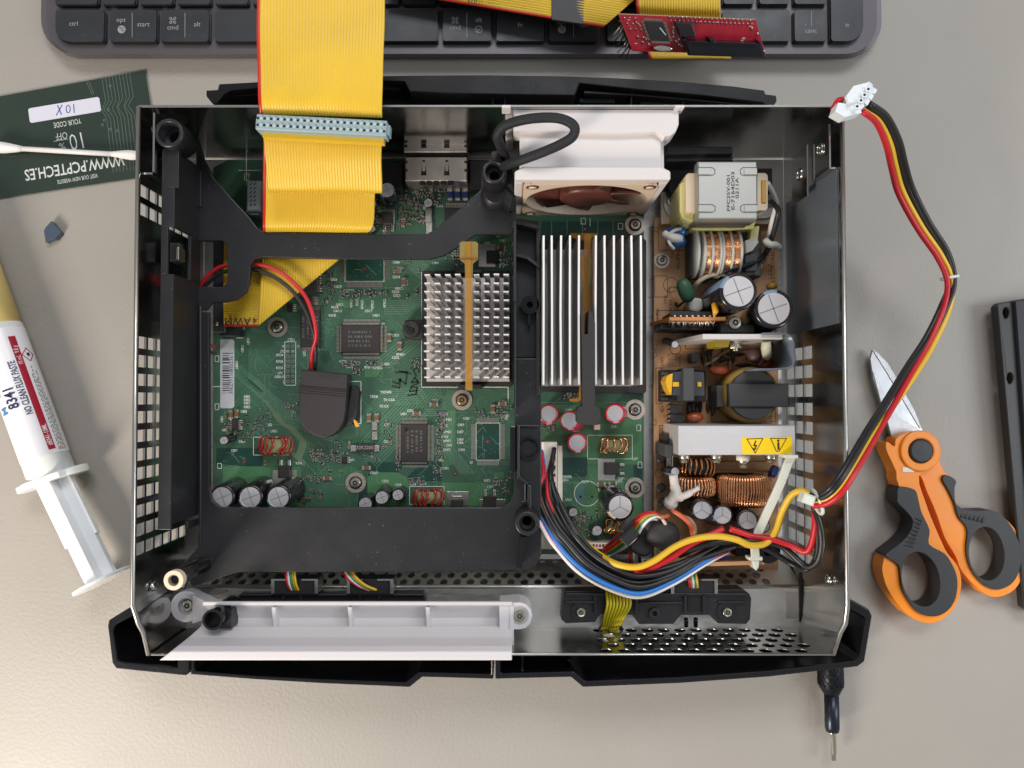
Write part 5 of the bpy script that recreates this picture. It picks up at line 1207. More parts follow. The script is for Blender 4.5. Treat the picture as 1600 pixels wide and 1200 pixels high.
    q = MB(); q.pprism([(1072, 273), (1076, 270), (1092, 270), (1092, 332), (1076, 332), (1072, 328)], z + 4, 46, m_cream); q.build('bobbin', tr, bevel=.4); q = MB(); q.pprism([(1183, 270), (1196, 270), (1200, 274), (1200, 325), (1196, 329), (1183, 329)], z + 4, 46, m_cream); q.pbox(1190, 281, 1198, 317, 46, 46.6, M("gold_tab", G(200, 150, 60), .4)); q.build("bobbin", tr, bevel=.4)
    q = MB(); m_yt = M("yellow_film_tape", G(222, 214, 140), .35, coat=.2)
    q.pprism([(1062, 288), (1066, 284), (1072, 284), (1073, 330), (1095, 338), (1095, 346), (1080, 346), (1066, 340), (1062, 330)], z + 4, 42, m_yt); q.pprism([(1066, 352), (1078, 340), (1092, 342), (1170, 352), (1182, 344), (1178, 357), (1140, 360), (1090, 360)], z + 4, 34, m_yt); q.pprism([(1174, 355), (1187, 352), (1184, 378), (1172, 374)], z + 4, 32, m_yt)
    q.build("film_tape", tr, bevel=.4)
    q = MB(); m_ear = M("steel_ear", (.55, .54, .52), .4, .9)
    c = W(1056, 315, z + 6); q.pprism([(1062, 286), (1050, 290), (1040, 300), (1036, 314), (1040, 330), (1050, 341), (1064, 345)], z + 4.1, z + 5.5, m_ear); q.build('mounting_ear', tr); q = MB(); q.pprism([(1186, 330), (1214, 322), (1212, 336), (1195, 341), (1184, 341)], z + 4.1, z + 5.5, m_ear); q.build("mounting_ear", tr); screw(W(1050, 314, z + 6), z + 5.5, 2.7, tr)
    for cn, pts in (("white", [(1199, 286, 44), (1207, 300, 40), (1213, 318, 36), (1208, 340, 33), (1203, 362, 30), (1200, 385, 24), (1197, 400, 19)]), ("black", [(1199, 312, 44), (1208, 318, 40), (1216, 330, 36), (1212, 350, 33), (1206, 372, 30), (1197, 395, 26), (1180, 410, 30), (1150, 418, 34), (1120, 428, 30), (1098, 440, 22)])):
        MB().tube(pspl(pts), 1.2, wires[cn], 10).build("wire", tr)
    q = MB(); q.tube(pspl([(1196, 376, 31), (1203, 382, 33), (1212, 383, 31), (1218, 388, 28)], 4), 1.7, m_nyl, 8); q.build("cable_tie", tr)
    MB().tube(pspl([(1083, 455, 22), (1090, 442, 28), (1104, 432, 30), (1122, 428, 30), (1150, 430, 28), (1180, 424, 26), (1190, 412, 22)]), 1.2, M("beige_wire", G(190, 178, 150), .45), 10).build("wire", tr)
    # line choke with split copper windings
    q = MB(); q.pbox(1078, 352, 1190, 432, z, 27, m_ferr, .5); ch = q.build("line_choke", o, bevel=.3)
    q = MB(); za = 38; axy = W(1130, 390, za).y; r = mm(34, za)
    m_wf = M("choke_flange", G(196, 194, 186), .5)
    def disc(px, rr, th, m, m_=None): x = W(px, 390, za).x; q.tube([(x - th / 2, axy, za - 11), (x + th / 2, axy, za - 11)], rr, m, 36)
    for px in (1093, 1103, 1115, 1128, 1132, 1146, 1160): disc(px, 11.4, .9, m_wf)
    q.build("flange", ch)
    q = MB()
    for x0, x1 in ((1104.5, 1113.5), (1116.5, 1126.5), (1134, 1144.5), (1147.5, 1158.5)):
        n = 5
        for k in range(n): x = W(x0 + (x1 - x0) * (k + .5) / n, 390, za).x; q.tube([(x, axy + 10.2 * math.cos(R(a)), za - 11 + 10.2 * math.sin(R(a))) for a in range(0, 360, 12)], .42, m_cop, 6, closed=True)
    q.build("winding", ch)
    q = MB(); q.pbox(1094, 416, 1160, 421, 27, 30, m_blkt); q.pbox(1086, 358, 1096, 422, 27, 31, m_wf, .8); q.pprism([(1164, 376), (1182, 370), (1186, 378), (1176, 392), (1166, 396)], 27, 33, M("white_glue", G(200, 194, 186), .6, bump=1, bscale=200)); q.pbox(1164, 396, 1184, 424, 27, 31, m_ferr); q.build("bobbin_end", ch, bevel=.4)
    # blue disc capacitors, glue
    for y in (362, 376):
        q = MB(); a, b = W(1040, y + 3, 26), W(1072, y, 30); q.tube([a + (b - a) * k for k in (0, .06, .2, .5, .8, .94, 1)], [.8, 2.0, 2.7, 3.0, 2.7, 2.0, .8], M("blue_lacquer", G(20, 105, 180), .28, coat=.5), 16); q.build("disc_capacitor", o)
    q = MB(); mg = M("white_glue", G(200, 194, 186), .6, bump=1, bscale=200)
    q.tube(pspl([(1038, 366, 31), (1048, 371, 33), (1066, 373, 33)], 4), [2.2, 2.0, 1.8, 1.8, 2.0, 2.2, 2.2, 2, 1.6], mg, 8); q.tube(pspl([(1044, 367, 32), (1054, 360, 33), (1064, 357, 31)], 4), .9, mg, 6); q.tube(pspl([(1043, 372, 32), (1046, 381, 33), (1053, 389, 30)], 4), .8, mg, 6); q.build("glue_blob", o)
    screw(W(1034, 407, z), z, 2.4, o, washer=None)
    q = MB(); q.ring(W(1034, 407, z), 2.8, 3.8, z, z + .2, m_sold, 28); q.build("screw_land", o)
    # green thermistor
    q = MB(); a, b = W(1064, 436, 30), W(1078, 472, 28); q.tube([a + (b - a) * k for k in (0, .08, .25, .5, .75, .92, 1)], [1, 2.6, 3.4, 3.6, 3.4, 2.6, 1], M("green_lacquer", G(52, 96, 70), .45, bump=.3, bscale=400), 18); q.tube(pspl([(1060, 450, 26), (1048, 448, 20), (1046, 450, 17)], 3), .4, m_sold, 6); q.tube(pspl([(1068, 472, 24), (1060, 478, 20), (1056, 474, 17)], 3), .7, m_tanink, 6); q.build("thermistor", o)
    q = MB(); q.pprism([(1074, 470), (1082, 464), (1098, 466), (1100, 482), (1092, 488), (1076, 485)], z, 24, mg); q.build("glue_blob", o, bevel=1.2)
    # two large capacitors
    ecap(o, 1119, 474, 1154, 455, 36, 30, sang=118, vent='x', zb=z, label="very large black capacitor next to the line choke"); ecap(o, 1186, 500, 1209, 482, 32, 31, sang=75, vent='x', zb=z, label="very large black capacitor nearest the case wall")
    for s, x, y, a in (("0", 1156, 431, -10), ("38", 1184, 470, 60), ("2", 1234, 472, -60), ("M", 1130, 465, 60)): pass
    q = MB(); q.text("0 0", 1154, 433, 52, 3.5, 5, m_stripe); q.text("38", 1186.5, 470, 48.8, 3.5, 50, m_stripe); q.text("2", 1233, 471, 48.8, 3.5, -50, m_stripe)
    # upright daughter board with two chip carriers
    q = MB(); A, B = W(1034, 503, 34), W(1134, 499, 42)
    def upright(px0, px1, py, z0, z1, th, m, mbx, slant=0):
        x0, x1 = W(px0, py, z1).x, W(px1, py, z1).x; y = W(px0, py, z1).y
        vs = []
        for (x, zz) in ((x0 - slant, z0), (x1, z0), (x1, z1), (x0, z1)):
            for yy in (y - th / 2, y + th / 2): vs.append((x, yy, zz))
        mbx.add(vs, [(0, 2, 4, 6), (7, 5, 3, 1), (0, 1, 3, 2), (2, 3, 5, 4), (4, 5, 7, 6), (6, 7, 1, 0)], m)
    m_ob = M("orange_board_edge", G(206, 132, 66), .45, bump=.3, bscale=900)
    q = MB(); upright(1046, 1134, 498, z, 42, 1.6, m_ob, q, slant=4); db = q.build("upright_board", o)
    q = MB(); q.pprism([(1048, 489), (1052, 486), (1112, 487), (1114, 494), (1048, 494)], z + 4, 40, m_blkt)
    for k in range(7): q.pbox(1053 + k * 9.2, 492.5, 1056 + k * 9.2, 496, 36, 42.4, m_sold)
    q.build("relay_module", db, bevel=.2)
    q = MB(); rr = random.Random(9)
    for k in range(26): x = 1046 + k * 2.8; q.tube([W(x, 502 + rr.uniform(0, 1), 38), W(x + rr.uniform(-2, 2), 505 + rr.uniform(0, 6), 36), W(x + rr.uniform(-3, 3), 508 + rr.uniform(0, 6), 33)], .32, m_sold, 5)
    q.build("solder_pins", db)
    q = MB(); q.pprism([(1034, 504), (1050, 502), (1118, 503), (1114, 516), (1032, 514)], z, 32, m_chip); q.build("chip_carrier", db)
    q = MB(); a = W(1117, 484, 44); q.tube([a + Vector((0, 3, -3)), a + Vector((0, 2, 0)), a + Vector((0, -1, 1)), a + Vector((0, -2.5, -1))], [.8, 1.5, 1.4, .7], M("tantalum", G(222, 160, 40), .35), 12); q.tube([a + Vector((0, -2, 0)), a + Vector((0, -5, -4))], .3, m_sold, 5); q.build("bead_capacitor", o)
    # upright heatsink plate + power transistor
    q = MB(); upright(1098, 1223, 526, z, 48, 2.4, m_alum, q, slant=6); hp = q.build("heat_sink_plate", o, bevel=.25)
    q = MB(); q.pbox(1126, 507, 1180, 520, z, 40, m_blkt, .3); q.build("power_transistor", o, bevel=.2); screw(W(1149, 504, 41), 40, 3.0, hp)
    q = MB(); c = W(1149, 541, 38); q.tube([W(1149, 531, 38), W(1149, 545, 38)], 3.3, m_screw, 6); q.tube([W(1149, 544, 38), W(1149, 549, 38)], 1.4, m_screw, 10); q.build("hex_bolt", hp, bevel=.2)
    q = MB(); q.pprism([(1116, 530), (1142, 530), (1138, 542), (1118, 542)], 30, 44, M("yellow_kapton", G(150, 128, 36), .4)); q.build("insulator", hp)
    q = MB(); a = W(1198, 536, 44); q.tube([W(1197, 534, 46), W(1197, 545, 44), W(1198, 556, 38), W(1198, 560, 34)], [2.0, 2.3, 2.0, .8], M("pale_bead", G(188, 186, 158), .5), 12); q.tube(pspl([(1198, 559, 34), (1193, 567, 28), (1188, 571, 20)], 4), .4, m_sold, 6); q.build("diode", o)
    q = MB(); q.tube([W(1172, 550, 27), W(1180, 556, 29), W(1188, 560, 30)], [2.6, 3.4, 2.8], M("purple_brown_part", G(96, 70, 72), .5), 14); q.tube(pspl([(1184, 560, 30), (1184, 567, 28), (1178, 576, 20)], 4), .4, m_sold, 6); q.build("resistor", o)
    # curved insulating sheet at the right
    q = MB(); m_gs = M("grey_plastic_sheet", G(92, 100, 110), .35, coat=.2); P = pspl([(1192, 521, 50), (1225, 521, 50), (1238, 528, 50), (1241, 545, 50), (1240, 570, 50), (1222, 576, 50), (1180, 577, 50)], 6)
    vs = []; n = len(P)
    for p in P: vs += [(p.x, p.y, 50), (p.x, p.y, 18)]
    q.add(vs, [(2 * i, 2 * i + 1, 2 * i + 3, 2 * i + 2) for i in range(n - 1)], m_gs, True); q.build("insulating_sheet", o, solid=.8)
    # small parts zone
    ecap(o, 1040, 533, 1055, 538, 20, 6.5, sl=M("brown_sleeve", G(60, 44, 44), .35), vent='', stripe=m_conn); 
    q = MB(); q.pprism([(1080, 552), (1090, 551), (1094, 556), (1094, 562), (1089, 567), (1080, 566)], z, 24, m_ferr); q.build("transistor", o, bevel=.4)
    m_od = M("orange_disc", G(170, 78, 40), .35, coat=.3)
    for x0, y0, x1, y1, zz in ((1108, 578, 1140, 578, 26), (1072, 652, 1099, 652, 22), (1182, 571, 1208, 570, 22)):
        q = MB(); a, b = W(x0, y0, zz), W(x1, y1, zz); q.tube([a + (b - a) * k for k in (0, .08, .25, .5, .75, .92, 1)], [.6, 1.5, 2.2, 2.5, 2.2, 1.5, .6], m_od, 14); q.build("disc_capacitor", o)
    q = MB(); a, b = W(1198, 449, 24), W(1214, 445, 24); q.tube([a + (b - a) * k for k in (0, .1, .5, .9, 1)], [.6, 1.5, 1.9, 1.5, .6], M("mustard_disc", G(160, 120, 40), .4), 12); q.build("disc_capacitor", o)
    q = MB()
    rr = random.Random(21)
    for k in range(16):
        x, y = rr.uniform(1095, 1200), rr.uniform(548, 572); a = rr.choice([0, 90, 30]); c = W(x, y, z + 1.3); d = Vector((math.cos(R(a)), math.sin(R(a)), 0)) * 2.2
        q.tube([c - d * 2, c - d, c, c + d, c + d * 2], [.25, .8, .9, .8, .25], rr.choice([m_tanink, m_chip, m_cream, m_tan]), 8)
    for k in range(14):
        x, y = rr.uniform(1075, 1115), rr.uniform(625, 650); c = W(x, y, z + 1.3); d = Vector((0, 1, 0)) * 1.6
        q.tube([c - d * 2, c - d, c, c + d, c + d * 2], [.25, .8, .9, .8, .25], rr.choice([m_tanink, m_chip, m_chip]), 8)
    tag(q.build("small_axial_parts", o), kind="stuff")
    # small transformer with yellow tape
    q = MB(); q.pbox(1033, 578, 1103, 628, z, 24, m_blkt, .4); m2 = q.build("small_transformer", o)
    q = MB(); q.pprism([(1050, 582), (1068, 580), (1100, 582), (1101, 618), (1068, 619), (1050, 617)], 24, 34, M("core_blue_grey", G(56, 60, 66), .5)); q.pbox(1068, 575, 1085, 626, 24, 37, m_ferr, .3); q.build("core", m2, bevel=.3)
    q = MB(); q.pprism([(1048, 584), (1051, 584), (1050, 600), (1049, 617), (1043, 608), (1040, 596), (1042, 588)], 24, 35, M("yellow_tape", G(224, 170, 34), .35)); q.pbox(1051, 597, 1061, 604, 34, 34.6, M("yellow_tape", G(224, 170, 34), .35)); q.pbox(1090, 597, 1096, 604, 34, 34.6, M("yellow_tape", G(224, 170, 34), .35)); q.build("tape", m2)
    q = MB()
    for k in range(7): q.pbox(1034, 582 + k * 6.5, 1044, 586 + k * 6.5, 24, 25.5, m_ferr)
    q.build("pins", m2)
    # opto chips
    for y in (632, 647):
        q = MB(); q.pbox(1048, y, 1068, y + 13.5, z + 3, z + 7, m_chip, .3)
        for k in range(2): q.pbox(1045, y + 2 + k * 7, 1048.5, y + 5 + k * 7, z, z + 5.5, m_sold)
        q.build("optocoupler", o)
    # main transformer
    q = MB(); za = 30; c = W(1186, 616, za)
    mt = MB(); m_ft = M("ferrite_core_face", G(66, 66, 68), .6, bump=.25, bscale=1500)
    mt.pbox(1139, 599, 1233, 636, z, 38, m_ft, .4); mt.pbox(1120, 602, 1139, 636, z, 32, m_ferr, .3); mt.pbox(1233, 620, 1243, 636, z, 30, m_ferr)
    m3 = mt.build("main_transformer", o, bevel=.2)
    q = MB(); ck = W(1177, 617, 36); q.lathe((ck.x, ck.y), [(13.2, z + 3), (13.2, 33), (12.0, 34.5), (.01, 34.5)], M("mustard_tape", G(150, 118, 50), .4, coat=.2), 40); q.lathe((ck.x, ck.y), [(11.2, 34.5), (11, 36.5), (.01, 36.5)], m_ferr, 40); q.build("wound_bobbin", m3)
    # aluminium block heat sink w/ yellow warning sticker
    q = MB(); q.pbox(1060, 665, 1243, 711, z + 2, 50, M("white_aluminium_block", (.66, .64, .64), .42, .45, rvar=.06, vscale=150, stretch=(1, 10, 1)), .25); blk = q.build("heat_sink_block", o)
    q = MB(); m_ys = M("warning_yellow", G(248, 208, 10), .4); q.pprism([(1159, 683.5), (1237, 682.5), (1238, 709), (1160, 710)], 50, 50.12, m_ys); ty = 50.2
    q.pflat([(1167, 686), (1192, 685), (1180, 708), (1167, 686)], .35, ty, m_ink); q.pflat([(1204, 685), (1229, 685), (1217.5, 705), (1213, 705), (1204, 685)], .35, ty, m_ink)
    q.pflat([(1181, 689), (1178, 696), (1182, 696), (1178, 703)], .6, ty, m_ink); q.pflat([(1176, 700), (1178, 703.5), (1181, 701)], .45, ty + .02, m_ink); q.pflat([(1216, 692), (1216.5, 702)], .9, ty, m_ink); q.cyl(W(1216, 688.5, ty), .55, ty - .1, ty, m_ink, 12)
    q.build("warning_sticker", blk)
    for x, yb_, rr_ in ((1069, 719, 2.3), (1119, 719, 2.3), (1161, 726, 2.4), (1204, 719, 2.4)):
        q = MB(); y0 = W(x, 711, 42).y; xx = W(x, 711, 42).x
        L = 3.2 if yb_ < 722 else 5.4
        if L > 4: q.tube([(xx, y0, 42), (xx, y0 - 2.4, 42)], 3.0, m_ivory, 16)
        q.tube([(xx, y0 + .2, 42), (xx, y0 - L + 1.6, 42), (xx, y0 - L + 1.5, 42), (xx, y0 - L, 42), (xx, y0 - L - .6, 42)], [2.5, 2.5, 2.2, 2.1, 1.2], m_screw, 18); q.build("clamp_screw", blk)
    q = MB(); q.pbox(1040, 695, 1060, 714, z, 40, m_ferr, .3); q.pbox(1041, 680, 1058, 694, z, 32, m_chip); q.pbox(1042, 714, 1052, 736, z, 24, m_blkt)
    for k in range(4): q.pbox(1042 + k * 2.8, 714, 1043.2 + k * 2.8, 738, 24, 26, m_sold)
    q.build("rectifier", o)
    # lower coils
    def big(cx, cy, wpx, dpx, n, wm, wr, zc): return choke(o, cx, cy, wpx, dpx, zc, n, wm, m_ferr, wr, name="copper_coil", tight=True)
    big(1170, 769, 84, 50, 60, m_cop, .55, 36); big(1090, 763, 60, 32, 34, m_cop, .6, 34); big(1095, 731, 50, 30, 18, m_cop2, .6, 30)
    # caps
    ecap(o, 1040, 734, 1055, 737, 22, 8, sl=m_sleeve, vent=''); ecap(o, 1078, 790, 1097, 797, 24, 17, sl=m_sleevep, vent='y', sang=330); ecap(o, 1115, 806, 1129, 805, 22, 16.5, sl=m_sleevep, vent='y', sang=170); ecap(o, 1150, 804, 1168, 813, 22, 17, sl=m_sleevep, vent='y', sang=300); ecap(o, 1184, 815, 1193, 822, 18, 11, sl=m_sleevep, vent='y')
    for x, y in ((1033, 716), (1033, 762), (1035, 784)): ecap(o, x, y, x, y, 8, 7, sl=m_sleeve, vent='', top=m_chip)
    q = MB(); q.tube(pspl([(1205, 735, 30), (1212, 738, 30)], 3), 3, M("blue_varistor", G(40, 66, 130), .4), 10); q.build("disc_capacitor", o)
    q = MB(); q.pbox(1116, 722, 1210, 738, z + .1, z + 6, m_tan); q.pbox(1118, 735.5, 1211, 738.5, z + 6, z + 9, m_tan); q.build("small_upright_board", o)
    # hot glue strand
    q = MB(); q.tube(pspl([(1052, 742, 42), (1054, 758, 42), (1056, 770, 42), (1050, 782, 40), (1046, 789, 38)], 6), [2.0 + .0 * k for k in range(7)] + [2.3] * 6 + [2.6] * 6 + [3.2] * 5 + [2.2], mg, 12); q.tube(pspl([(1052, 776, 41), (1068, 775, 43), (1082, 768, 44), (1092, 762, 44)], 5), [2.4] * 5 + [1.6] * 5 + [1.1] * 5 + [1.3], mg, 10); q.build("glue_strand", o)
    # clear nylon strap over everything
    q = MB(); zz = 54
    P = [(1240, 711), (1233, 722), (1222, 752), (1212, 775), (1200, 800), (1190, 822), (1182, 840), (1180, 855), (1181, 872)]
    Lp = [W(x, y, zz - i * 1.3) for i, (x, y) in enumerate(P)]; vs = []
    for i, p in enumerate(Lp):
        d = (Lp[min(i + 1, len(Lp) - 1)] - Lp[max(i - 1, 0)]); d.z = 0; d.normalize(); nn = Vector((-d.y, d.x, 0)) * 1.9
        vs += [p - nn, p + nn, p + nn - Vector((0, 0, 1.4)), p - nn - Vector((0, 0, 1.4))]
    q.add(vs, [(4 * i + k, 4 * i + (k + 1) % 4, 4 * i + 4 + (k + 1) % 4, 4 * i + 4 + k) for i in range(len(Lp) - 1) for k in range(4)] + [(0, 1, 2, 3), tuple(4 * (len(Lp) - 1) + k for k in (3, 2, 1, 0))], m_nyl)
    q.pbox(1226, 711, 1248, 716, 49, 56, m_nyl); q.pbox(1170, 870, 1192, 876, 38, 43, m_nyl); q.pprism([(1176, 876), (1187, 876), (1186, 886), (1182, 892), (1177, 886)], 34, 42, m_nyl)
    q.build("nylon_strap", o, bevel=.3, merge=True)
    # lower small upright board and parts
    q = MB(); A, B = W(1085, 881, 40), W(1195, 881, 40); q.pprism([(1092, 879), (1194, 876), (1194, 882), (1092, 885)], 16, 40, m_tan); q.build("edge_board", o)
    q = MB(); q.pbox(1119, 851, 1141, 877, 24, 36, M("label_cap_white", G(196, 194, 170), .4), .5); q.pprism([(1119, 867), (1122, 865), (1126, 868), (1132, 866), (1138, 868), (1141, 867), (1141, 877), (1119, 877)], 36, 36.3, M("violet_ink", G(50, 44, 120), .4)); q.build("box_capacitor", o)
    q = MB(); c = W(1201, 862, 40); q.lathe((c.x, c.y), [(5.4, 18), (5.4, 40), (2.2, 40), (2.2, 34), (.01, 34)], m_blkg, 28); q.build("rubber_standoff", o); q = MB(); q.pbox(1150, 860, 1172, 873, 22, 30, m_blkt); q.build("transistor", o)
    screw(W(1037, 859, z), z, 2.5, o); q = MB(); q.ring(W(1037, 859, z), 2.8, 3.7, z, z + .2, m_sold, 28); q.build("screw_land", o)
    # mains inlet behind the transformer
    q = MB(); q.pbox(1040, 228, 1146, 241, 20, 46, m_blk, .6); q.pbox(1040, 243, 1146, 252, 20, 42, m_blk, .6); q.pprism([(1046, 256), (1090, 256), (1090, 300), (1046, 300)], 20, 30, m_blkt); q.pbox(1150, 262, 1208, 300, 20, 38, m_blkt, .8); q.build("mains_inlet", con, bevel=.4)
    return o
psu()

# =================================================================== FAN DUCT with fan
def fan():
    t = thing("fan_duct", W(925, 250, 10), "white fan duct holding a beige fan with dark maroon blades inside the rear wall", "fan duct")
    q = MB(); z1 = 70; zb = 14
    q.pprism([(802, 171), (1060, 171), (1061, 176), (1061, 194), (1056, 206), (1048, 212), (1040, 213), (1038, 218), (1026, 206), (960, 208), (802, 204)], 58, z1, m_whtd)
    q.pprism([(790, 171), (802, 171), (802, 204), (790, 210)], 40, 64, m_whtd)
    q.build("rear_flange", t, bevel=.8, seg=3)
    q = MB(); q.pprism([(812, 200), (1034, 200), (1034, 262), (812, 262)], zb, z1 - 3, m_whtd)
    q.pprism([(1026, 200), (1037, 202), (1038, 266), (1026, 264)], zb, z1 - 7, m_whtd)
    q.build("duct_body", t, bevel=.8)
    q = MB(); zc = z1 + 1
    ol = [(804, 264), (820, 258), (1032, 258), (1048, 267), (1047, 276), (1040, 281)]
    a, b, c_, d = W(803, 262, zc), W(1048, 262, zc), W(1048, 279, zc), W(803, 279, zc)
    # collar: frame around the fan (top band and two sides)
    yA, yB = W(900, 260, zc).y, W(900, 277, zc).y
    xL, xR = W(804, 268, zc).x, W(1048, 268, zc).x
    q.prism([(xL, yB - 1), (xL, yA - 2), (xL + 4, yA), (xR - 4, yA), (xR, yA - 2), (xR, yB - 1)], zc - 4.5, zc, m_whtd)
    q.box(xL, xL + 3.6, yB - 1, yA - 2, zb - 2, zc - 4.51, m_whtd); q.box(xR - 3.6, xR, yB - 1, yA - 2, zb - 2, zc - 4.51, m_whtd)
    q.build("fan_collar", t, bevel=.7, seg=3)
    for x, w_ in ((784, 14), (1055, 15)):
        q = MB(); q.pbox(x, 163.5, x + w_, 168, 66, 72.8, m_whtd); q.build("hook", t, bevel=.3)
    # fan: vertical square frame in the x-z plane, facing the camera's bottom side
    zt = zc - 4.8; S = min(57.5, zt - 11); x0, x1 = W(818, 280, zt).x, W(1032, 280, zt).x; xc = (x0 + x1) / 2; hw = (x1 - x0) / 2; hv = (zt - 16.8) / 2; kz = hv / hw; zc_ = zt - hv; yf = yB - 1.6; th = 12
    n = 56; V = []; 
    def ring(rad, y, sq=False):
        out = []
        for k in range(n):
            a = 2 * math.pi * k / n; c, s = math.cos(a), math.sin(a)
            if sq: qd = (abs(c) ** 14 + abs(s) ** 14) ** (1 / 14); out.append((xc + c / qd * hw, y, zc_ + s / qd * hv))
            else: out.append((xc + c * rad, y, zc_ + s * rad * kz))
        return out
    L = [ring(0, yf + th, True), ring(0, yf, True), ring(hw * .955, yf), ring(hw * .90, yf + 4), ring(hw * .90, yf + th)]
    q = MB(); q.add(sum(L, []), [(k * n + i, k * n + (i + 1) % n, (k + 1) * n + (i + 1) % n, (k + 1) * n + i) for k in range(4) for i in range(n)], m_beige); q.build("fan_frame", t)
    for sx_ in (-1, 1):
        for sz in (-1, 1):
            q = MB(); x, zz = xc + sx_ * hw * .865, zc_ + sz * hv * .865; q.tube([(x, yf + 1, zz), (x, yf - .35, zz)], 2.7, m_maroon, 20); q.tube([(x, yf - .3, zz), (x, yf - .6, zz)], 1.7, m_beige, 16); q.build("corner_pad", t)
    q = MB(); rh = hw * .42; q.tube([(xc, yf + 7, zc_), (xc, yf + 1.6, zc_), (xc, yf + .6, zc_)], [rh, rh, rh * .92], m_maroon, 40); imp = q.build("impeller", t, bevel=.4)
    for k in range(7):
        q = MB(); a0 = 2 * math.pi * k / 7 + .3; rows = []
        for i in range(7):
            r = rh * .95 + (hw * .86 - rh * .95) * i / 6; w_ = .36 + .10 * i / 6; sweep = -.10 * i
            for s_ in (-1, -.33, .33, 1): a = a0 + sweep * .5 + s_ * w_ * .78; rows.append((xc + r * math.cos(a), yf + 4.4 - s_ * 2.8 - .6 * (1 - s_ * s_), zc_ + r * math.sin(a) * kz))
        q.add(rows, [(i * 4 + j, i * 4 + j + 1, i * 4 + 5 + j, i * 4 + 4 + j) for i in range(6) for j in range(3)], m_maroon, True); q.build("blade", imp, solid=.9)
    q = MB(); q.add([(xc - hw * .92, yf + th + .3, zc_ - hv * .92), (xc + hw * .92, yf + th + .3, zc_ - hv * .92), (xc + hw * .92, yf + th + .3, zc_ + hv * .92), (xc - hw * .92, yf + th + .3, zc_ + hv * .92)], [(0, 1, 2, 3)], m_beige); q.build("stator_plate", t)
    # sleeved cable looping on top
    m_br = M("braided_sleeve", (.007, .007, .008), .6, bump=1.0, bscale=1600)
    P = pspl([(795, 262, 40), (789, 245, 56), (781, 225, 66), (777, 212, 72), (790, 196, 76), (825, 186, 79), (865, 184, 80), (888, 190, 80), (898, 200, 80), (894, 214, 79), (875, 226, 78), (845, 239, 76), (815, 250, 72), (790, 259, 62), (780, 268, 48)], 8)
    q = MB(); q.tube(P, 2.0, m_br, 14)
    for s_ in (-1, 1):       # braid strands
        for ph in range(6):
            pts = []
            for i, p in enumerate(P):
                dd = (P[min(i + 1, len(P) - 1)] - P[max(i - 1, 0)]).normalized(); up = Vector((0, 0, 1)); sd = dd.cross(up).normalized(); u2 = sd.cross(dd)
                a = ph * math.pi / 3 + s_ * i * .9; pts.append(p + (sd * math.cos(a) + u2 * math.sin(a)) * 1.95)
            q.tube(spline(pts, 2), .13, M("braid_strand", G(38, 40, 48), .5), 4)
    q.build("sleeved_cable", t)
fan()
# =================================================================== RIBBON CABLES
def ribbon(mb, edges, n=40, sub=6, warp=.45, red=True, groove=.24):
    """edges: list of (pL, pR) 3D pairs; conductors run along the list; real ridged surface"""
    Ls = spline([e[0] for e in edges], sub) if sub > 1 else [Vector(e[0]) for e in edges]
    Rs = spline([e[1] for e in edges], sub) if sub > 1 else [Vector(e[1]) for e in edges]
    m = len(Ls); cols = n * 4 + 1; vs = []
    for i in range(m):
        L, R_ = Ls[i], Rs[i]; i0, i1 = max(0, i - 1), min(m - 1, i + 1)
        along = ((Ls[i1] - Ls[i0]) + (Rs[i1] - Rs[i0])); cr = (R_ - L); nn = cr.cross(along).normalized()
        if i == 0 and nn.z < 0: ribbon.s = -1
        elif i == 0: ribbon.s = 1
        nn = nn * ribbon.s
        for k in range(cols):
            f = k / (cols - 1); h = abs(math.sin(math.pi * f * n)) ** .7 * groove; vs.append(L + cr * f + nn * (h + warp * (.5 * math.sin(f * 5 + i * .35) + .35 * math.sin(f * 2.1 - i * .6))))
    fs = []; ms = []
    o = len(mb.v); mb.v += [tuple(v) for v in vs]
    ky, kg, kr = mb.mi(m_rib), mb.mi(m_ribd), mb.mi(m_ribr)
    for i in range(m - 1):
        for k in range(cols - 1):
            mb.f.append([o + i * cols + k, o + i * cols + k + 1, o + (i + 1) * cols + k + 1, o + (i + 1) * cols + k]); mb.sm.append(True)
            mb.m.append(kr if (red and k < 4) else (kg if k % 4 in (0, 3) and False else ky))
    return mb
def E(a, b, z): return (W(*a, z), W(*b, z))
